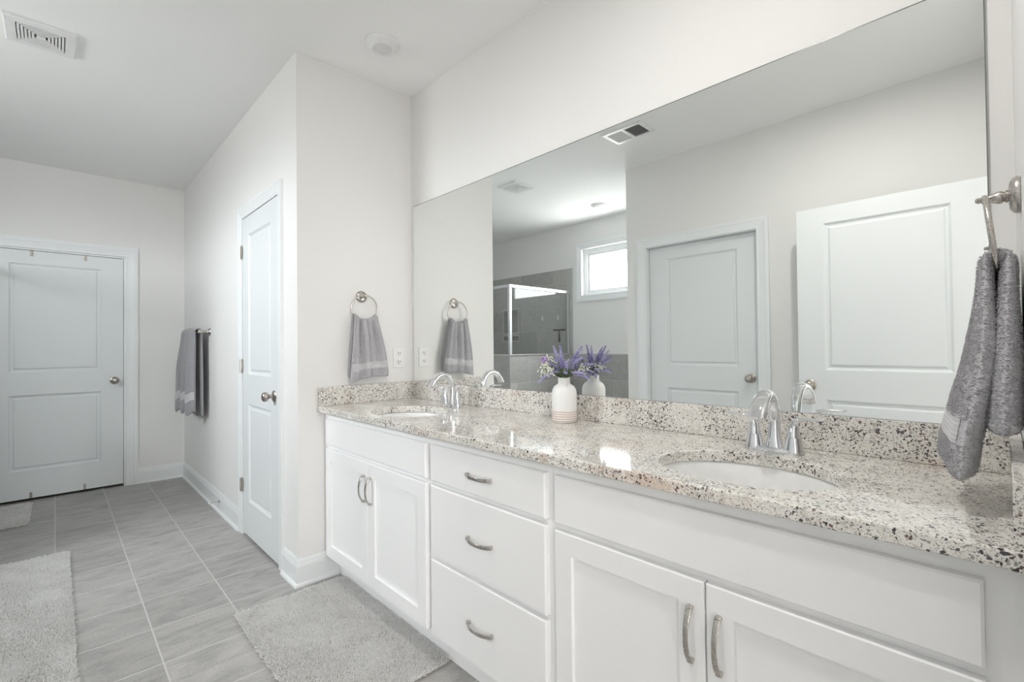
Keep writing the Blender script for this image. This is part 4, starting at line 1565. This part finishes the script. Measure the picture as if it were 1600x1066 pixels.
# ------------------------------------------------------------------ vase and flowers
VC = Vector((1.285, -0.105, CT1 + 0.0004))
vz = thing('vase', 'white ceramic bottle vase with banded pinkish foot on the counter', 'vase', VC)
bm = BM()
lathe(bm, VC, (0, 0, 1), [(0, 0), (0.046, 0), (0.0488, 0.003), (0.0495, 0.012), (0.0495, 0.105), (0.0490, 0.118), (0.0465, 0.130), (0.041, 0.140), (0.033, 0.1465), (0.0265, 0.150), (0.0242, 0.154),
                          (0.0238, 0.160), (0.0238, 0.172), (0.0245, 0.175), (0.0240, 0.1765), (0.0222, 0.1765), (0.0215, 0.172), (0.0215, 0.155), (0.035, 0.142), (0.044, 0.12), (0.044, 0.02), (0, 0.015)], 56)
obj('body', bm, M['vase'], vz, True, edge=0.9)


def blob(bm, c, r, stretch=(1, 1, 1), sub=1):
    rr = bmesh.ops.create_icosphere(bm, subdivisions=sub, radius=1.0)
    rot = Matrix.Rotation(random.uniform(0, 6.28), 3, Vector((random.gauss(0, 1), random.gauss(0, 1), random.gauss(0, 1))).normalized())
    for v in rr['verts']:
        p = rot @ Vector((v.co.x * stretch[0], v.co.y * stretch[1], v.co.z * stretch[2]))
        v.co = Vector(c) + p * r


def curve_pts(p0, d0, length, droop, n=12):
    pts = [Vector(p0)]
    d = Vector(d0).normalized()
    for i in range(n):
        d = (d + Vector((0, 0, -droop / n)) + Vector((d.x, d.y, 0)) * (droop * 0.3 / n)).normalized()
        pts.append(pts[-1] + d * (length / n))
    return pts


def leaf_blade(bm, p, d, length, width):
    d = Vector(d).normalized()
    s = d.cross(Vector((0, 0, 1)))
    s = s.normalized() if s.length > 1e-3 else Vector((1, 0, 0))
    up = s.cross(d)
    prev = None
    for i in range(5):
        t = i / 4
        c = Vector(p) + d * (length * t) - Vector((0, 0, 1)) * (0.25 * length * t * t)
        w = width * math.sin(math.pi * (0.12 + 0.86 * t)) + 0.0003
        row = [bm.verts.new(c - s * w), bm.verts.new(c + up * w * 0.35), bm.verts.new(c + s * w)]
        if prev:
            bm.faces.new([prev[0], prev[1], row[1], row[0]])
            bm.faces.new([prev[1], prev[2], row[2], row[1]])
        prev = row


MOUTH = VC + Vector((0, 0, 0.166))


def sprig(az, el, length, kind, label, k):
    """One stem rooted in the vase's neck. az in degrees from +x, el above horizontal."""
    a, e = math.radians(az), math.radians(el)
    d = Vector((math.cos(a) * math.cos(e), math.sin(a) * math.cos(e), math.sin(e)))
    root = MOUTH + Vector((math.cos(a) * 0.009 + random.uniform(-.006, .006), math.sin(a) * 0.009 + random.uniform(-.006, .006), 0.012))
    start = d.copy(); start.z += 0.55
    pts = curve_pts(root, start + Vector((random.uniform(-.3, .3), random.uniform(-.3, .3), 0)), length, 0.5 + 0.9 * (1 - e / 1.57))
    name = {'lav': 'lavender_sprig', 'white': 'white_flower_sprig', 'ball': 'lilac_bloom_stem'}[kind]
    t = thing(name, label, 'flower', root, 'flowers in the white vase')
    bm = BM()
    down = [root + Vector((-math.cos(a) * 0.006, -math.sin(a) * 0.006, -0.05))]
    tube(bm, down + pts, 0.0011, 6)
    obj('stem', bm, M['stem'], t, True)
    bm = BM()
    for q in range(16 if kind == 'lav' else 16):
        i = random.randint(0, 8)
        az2 = random.uniform(0, 6.28)
        leaf_blade(bm, pts[i], Vector((math.cos(az2), math.sin(az2), random.uniform(-0.1, 0.9))) + d * 0.7, random.uniform(0.014, 0.030), random.uniform(0.0015, 0.0030))
    obj('leaves', bm, M['leaf'], t, True)
    bm = BM()
    if kind == 'lav':
        for i in range(5, len(pts)):
            f = (i - 5) / (len(pts) - 6)
            for s in (0, 0.5):
                if i == len(pts) - 1 and s:
                    continue
                c = pts[i] if not s else (pts[i] + pts[i + 1]) / 2
                rr = 0.0066 * (1 - 0.6 * f)
                m = 6 if f < 0.7 else 4
                for q in range(m):
                    b = 2 * math.pi * q / m + i + s
                    off = Vector((math.cos(b), math.sin(b), random.uniform(-0.5, 0.6))) * rr * random.uniform(0.7, 1.15)
                    blob(bm, c + off, 0.0023 * (1 - 0.3 * f) * random.uniform(0.8, 1.35), (1.6, 1, 1))
        obj('blossom', bm, M['lav'] if k % 2 else M['lav_light'], t, True, weld=False)
    elif kind == 'white':
        for i in range(6, len(pts)):
            for q in range(6):
                off = Vector((random.gauss(0, 1), random.gauss(0, 1), random.gauss(0, 1))) * 0.0085
                blob(bm, pts[i] + off, random.uniform(0.0024, 0.0042), (1.3, 1, 0.7))
        obj('blossom', bm, M['white_flower'], t, True, weld=False)
    else:
        for q in range(60):
            off = Vector((random.gauss(0, 1), random.gauss(0, 1), random.gauss(0, 1))).normalized() * 0.0125
            blob(bm, pts[-1] + off, 0.0042, (1, 1, 0.6))
        obj('blossom', bm, M['lilac'], t, True, weld=False)
    return t


LAV = [(200, 78, 0.135), (250, 72, 0.125), (300, 70, 0.120), (20, 74, 0.130), (80, 70, 0.128), (140, 74, 0.125), (225, 52, 0.105), (275, 48, 0.105),
       (330, 50, 0.105), (10, 42, 0.110), (45, 38, 0.120), (75, 48, 0.115), (110, 46, 0.105), (160, 50, 0.105), (195, 30, 0.090), (245, 20, 0.085),
       (40, 12, 0.100), (60, 22, 0.110), (355, 18, 0.090), (120, 22, 0.085), (215, 6, 0.09), (310, 22, 0.085), (228, 0, 0.10), (205, 18, 0.10), (55, 4, 0.11), (265, 62, 0.10), (350, 62, 0.10), (60, 60, 0.11), (30, 26, 0.115)]
for k, (az, el, ln) in enumerate(LAV):
    sprig(az + random.uniform(-8, 8), el, ln * random.uniform(0.92, 1.08), 'lav', 'purple lavender sprig in the white vase', k)
for k, (az, el, ln) in enumerate(((218, 34, 0.088), (235, 40, 0.092), (205, 40, 0.095), (255, 30, 0.08), (225, 24, 0.085), (212, 52, 0.10), (30, 40, 0.085))):
    sprig(az, el, ln, 'white', 'sprig of tiny cream white flowers low in the vase bouquet', k)
sprig(222, 58, 0.098, 'ball', 'round lilac bloom beside the cream flowers in the vase', 0)
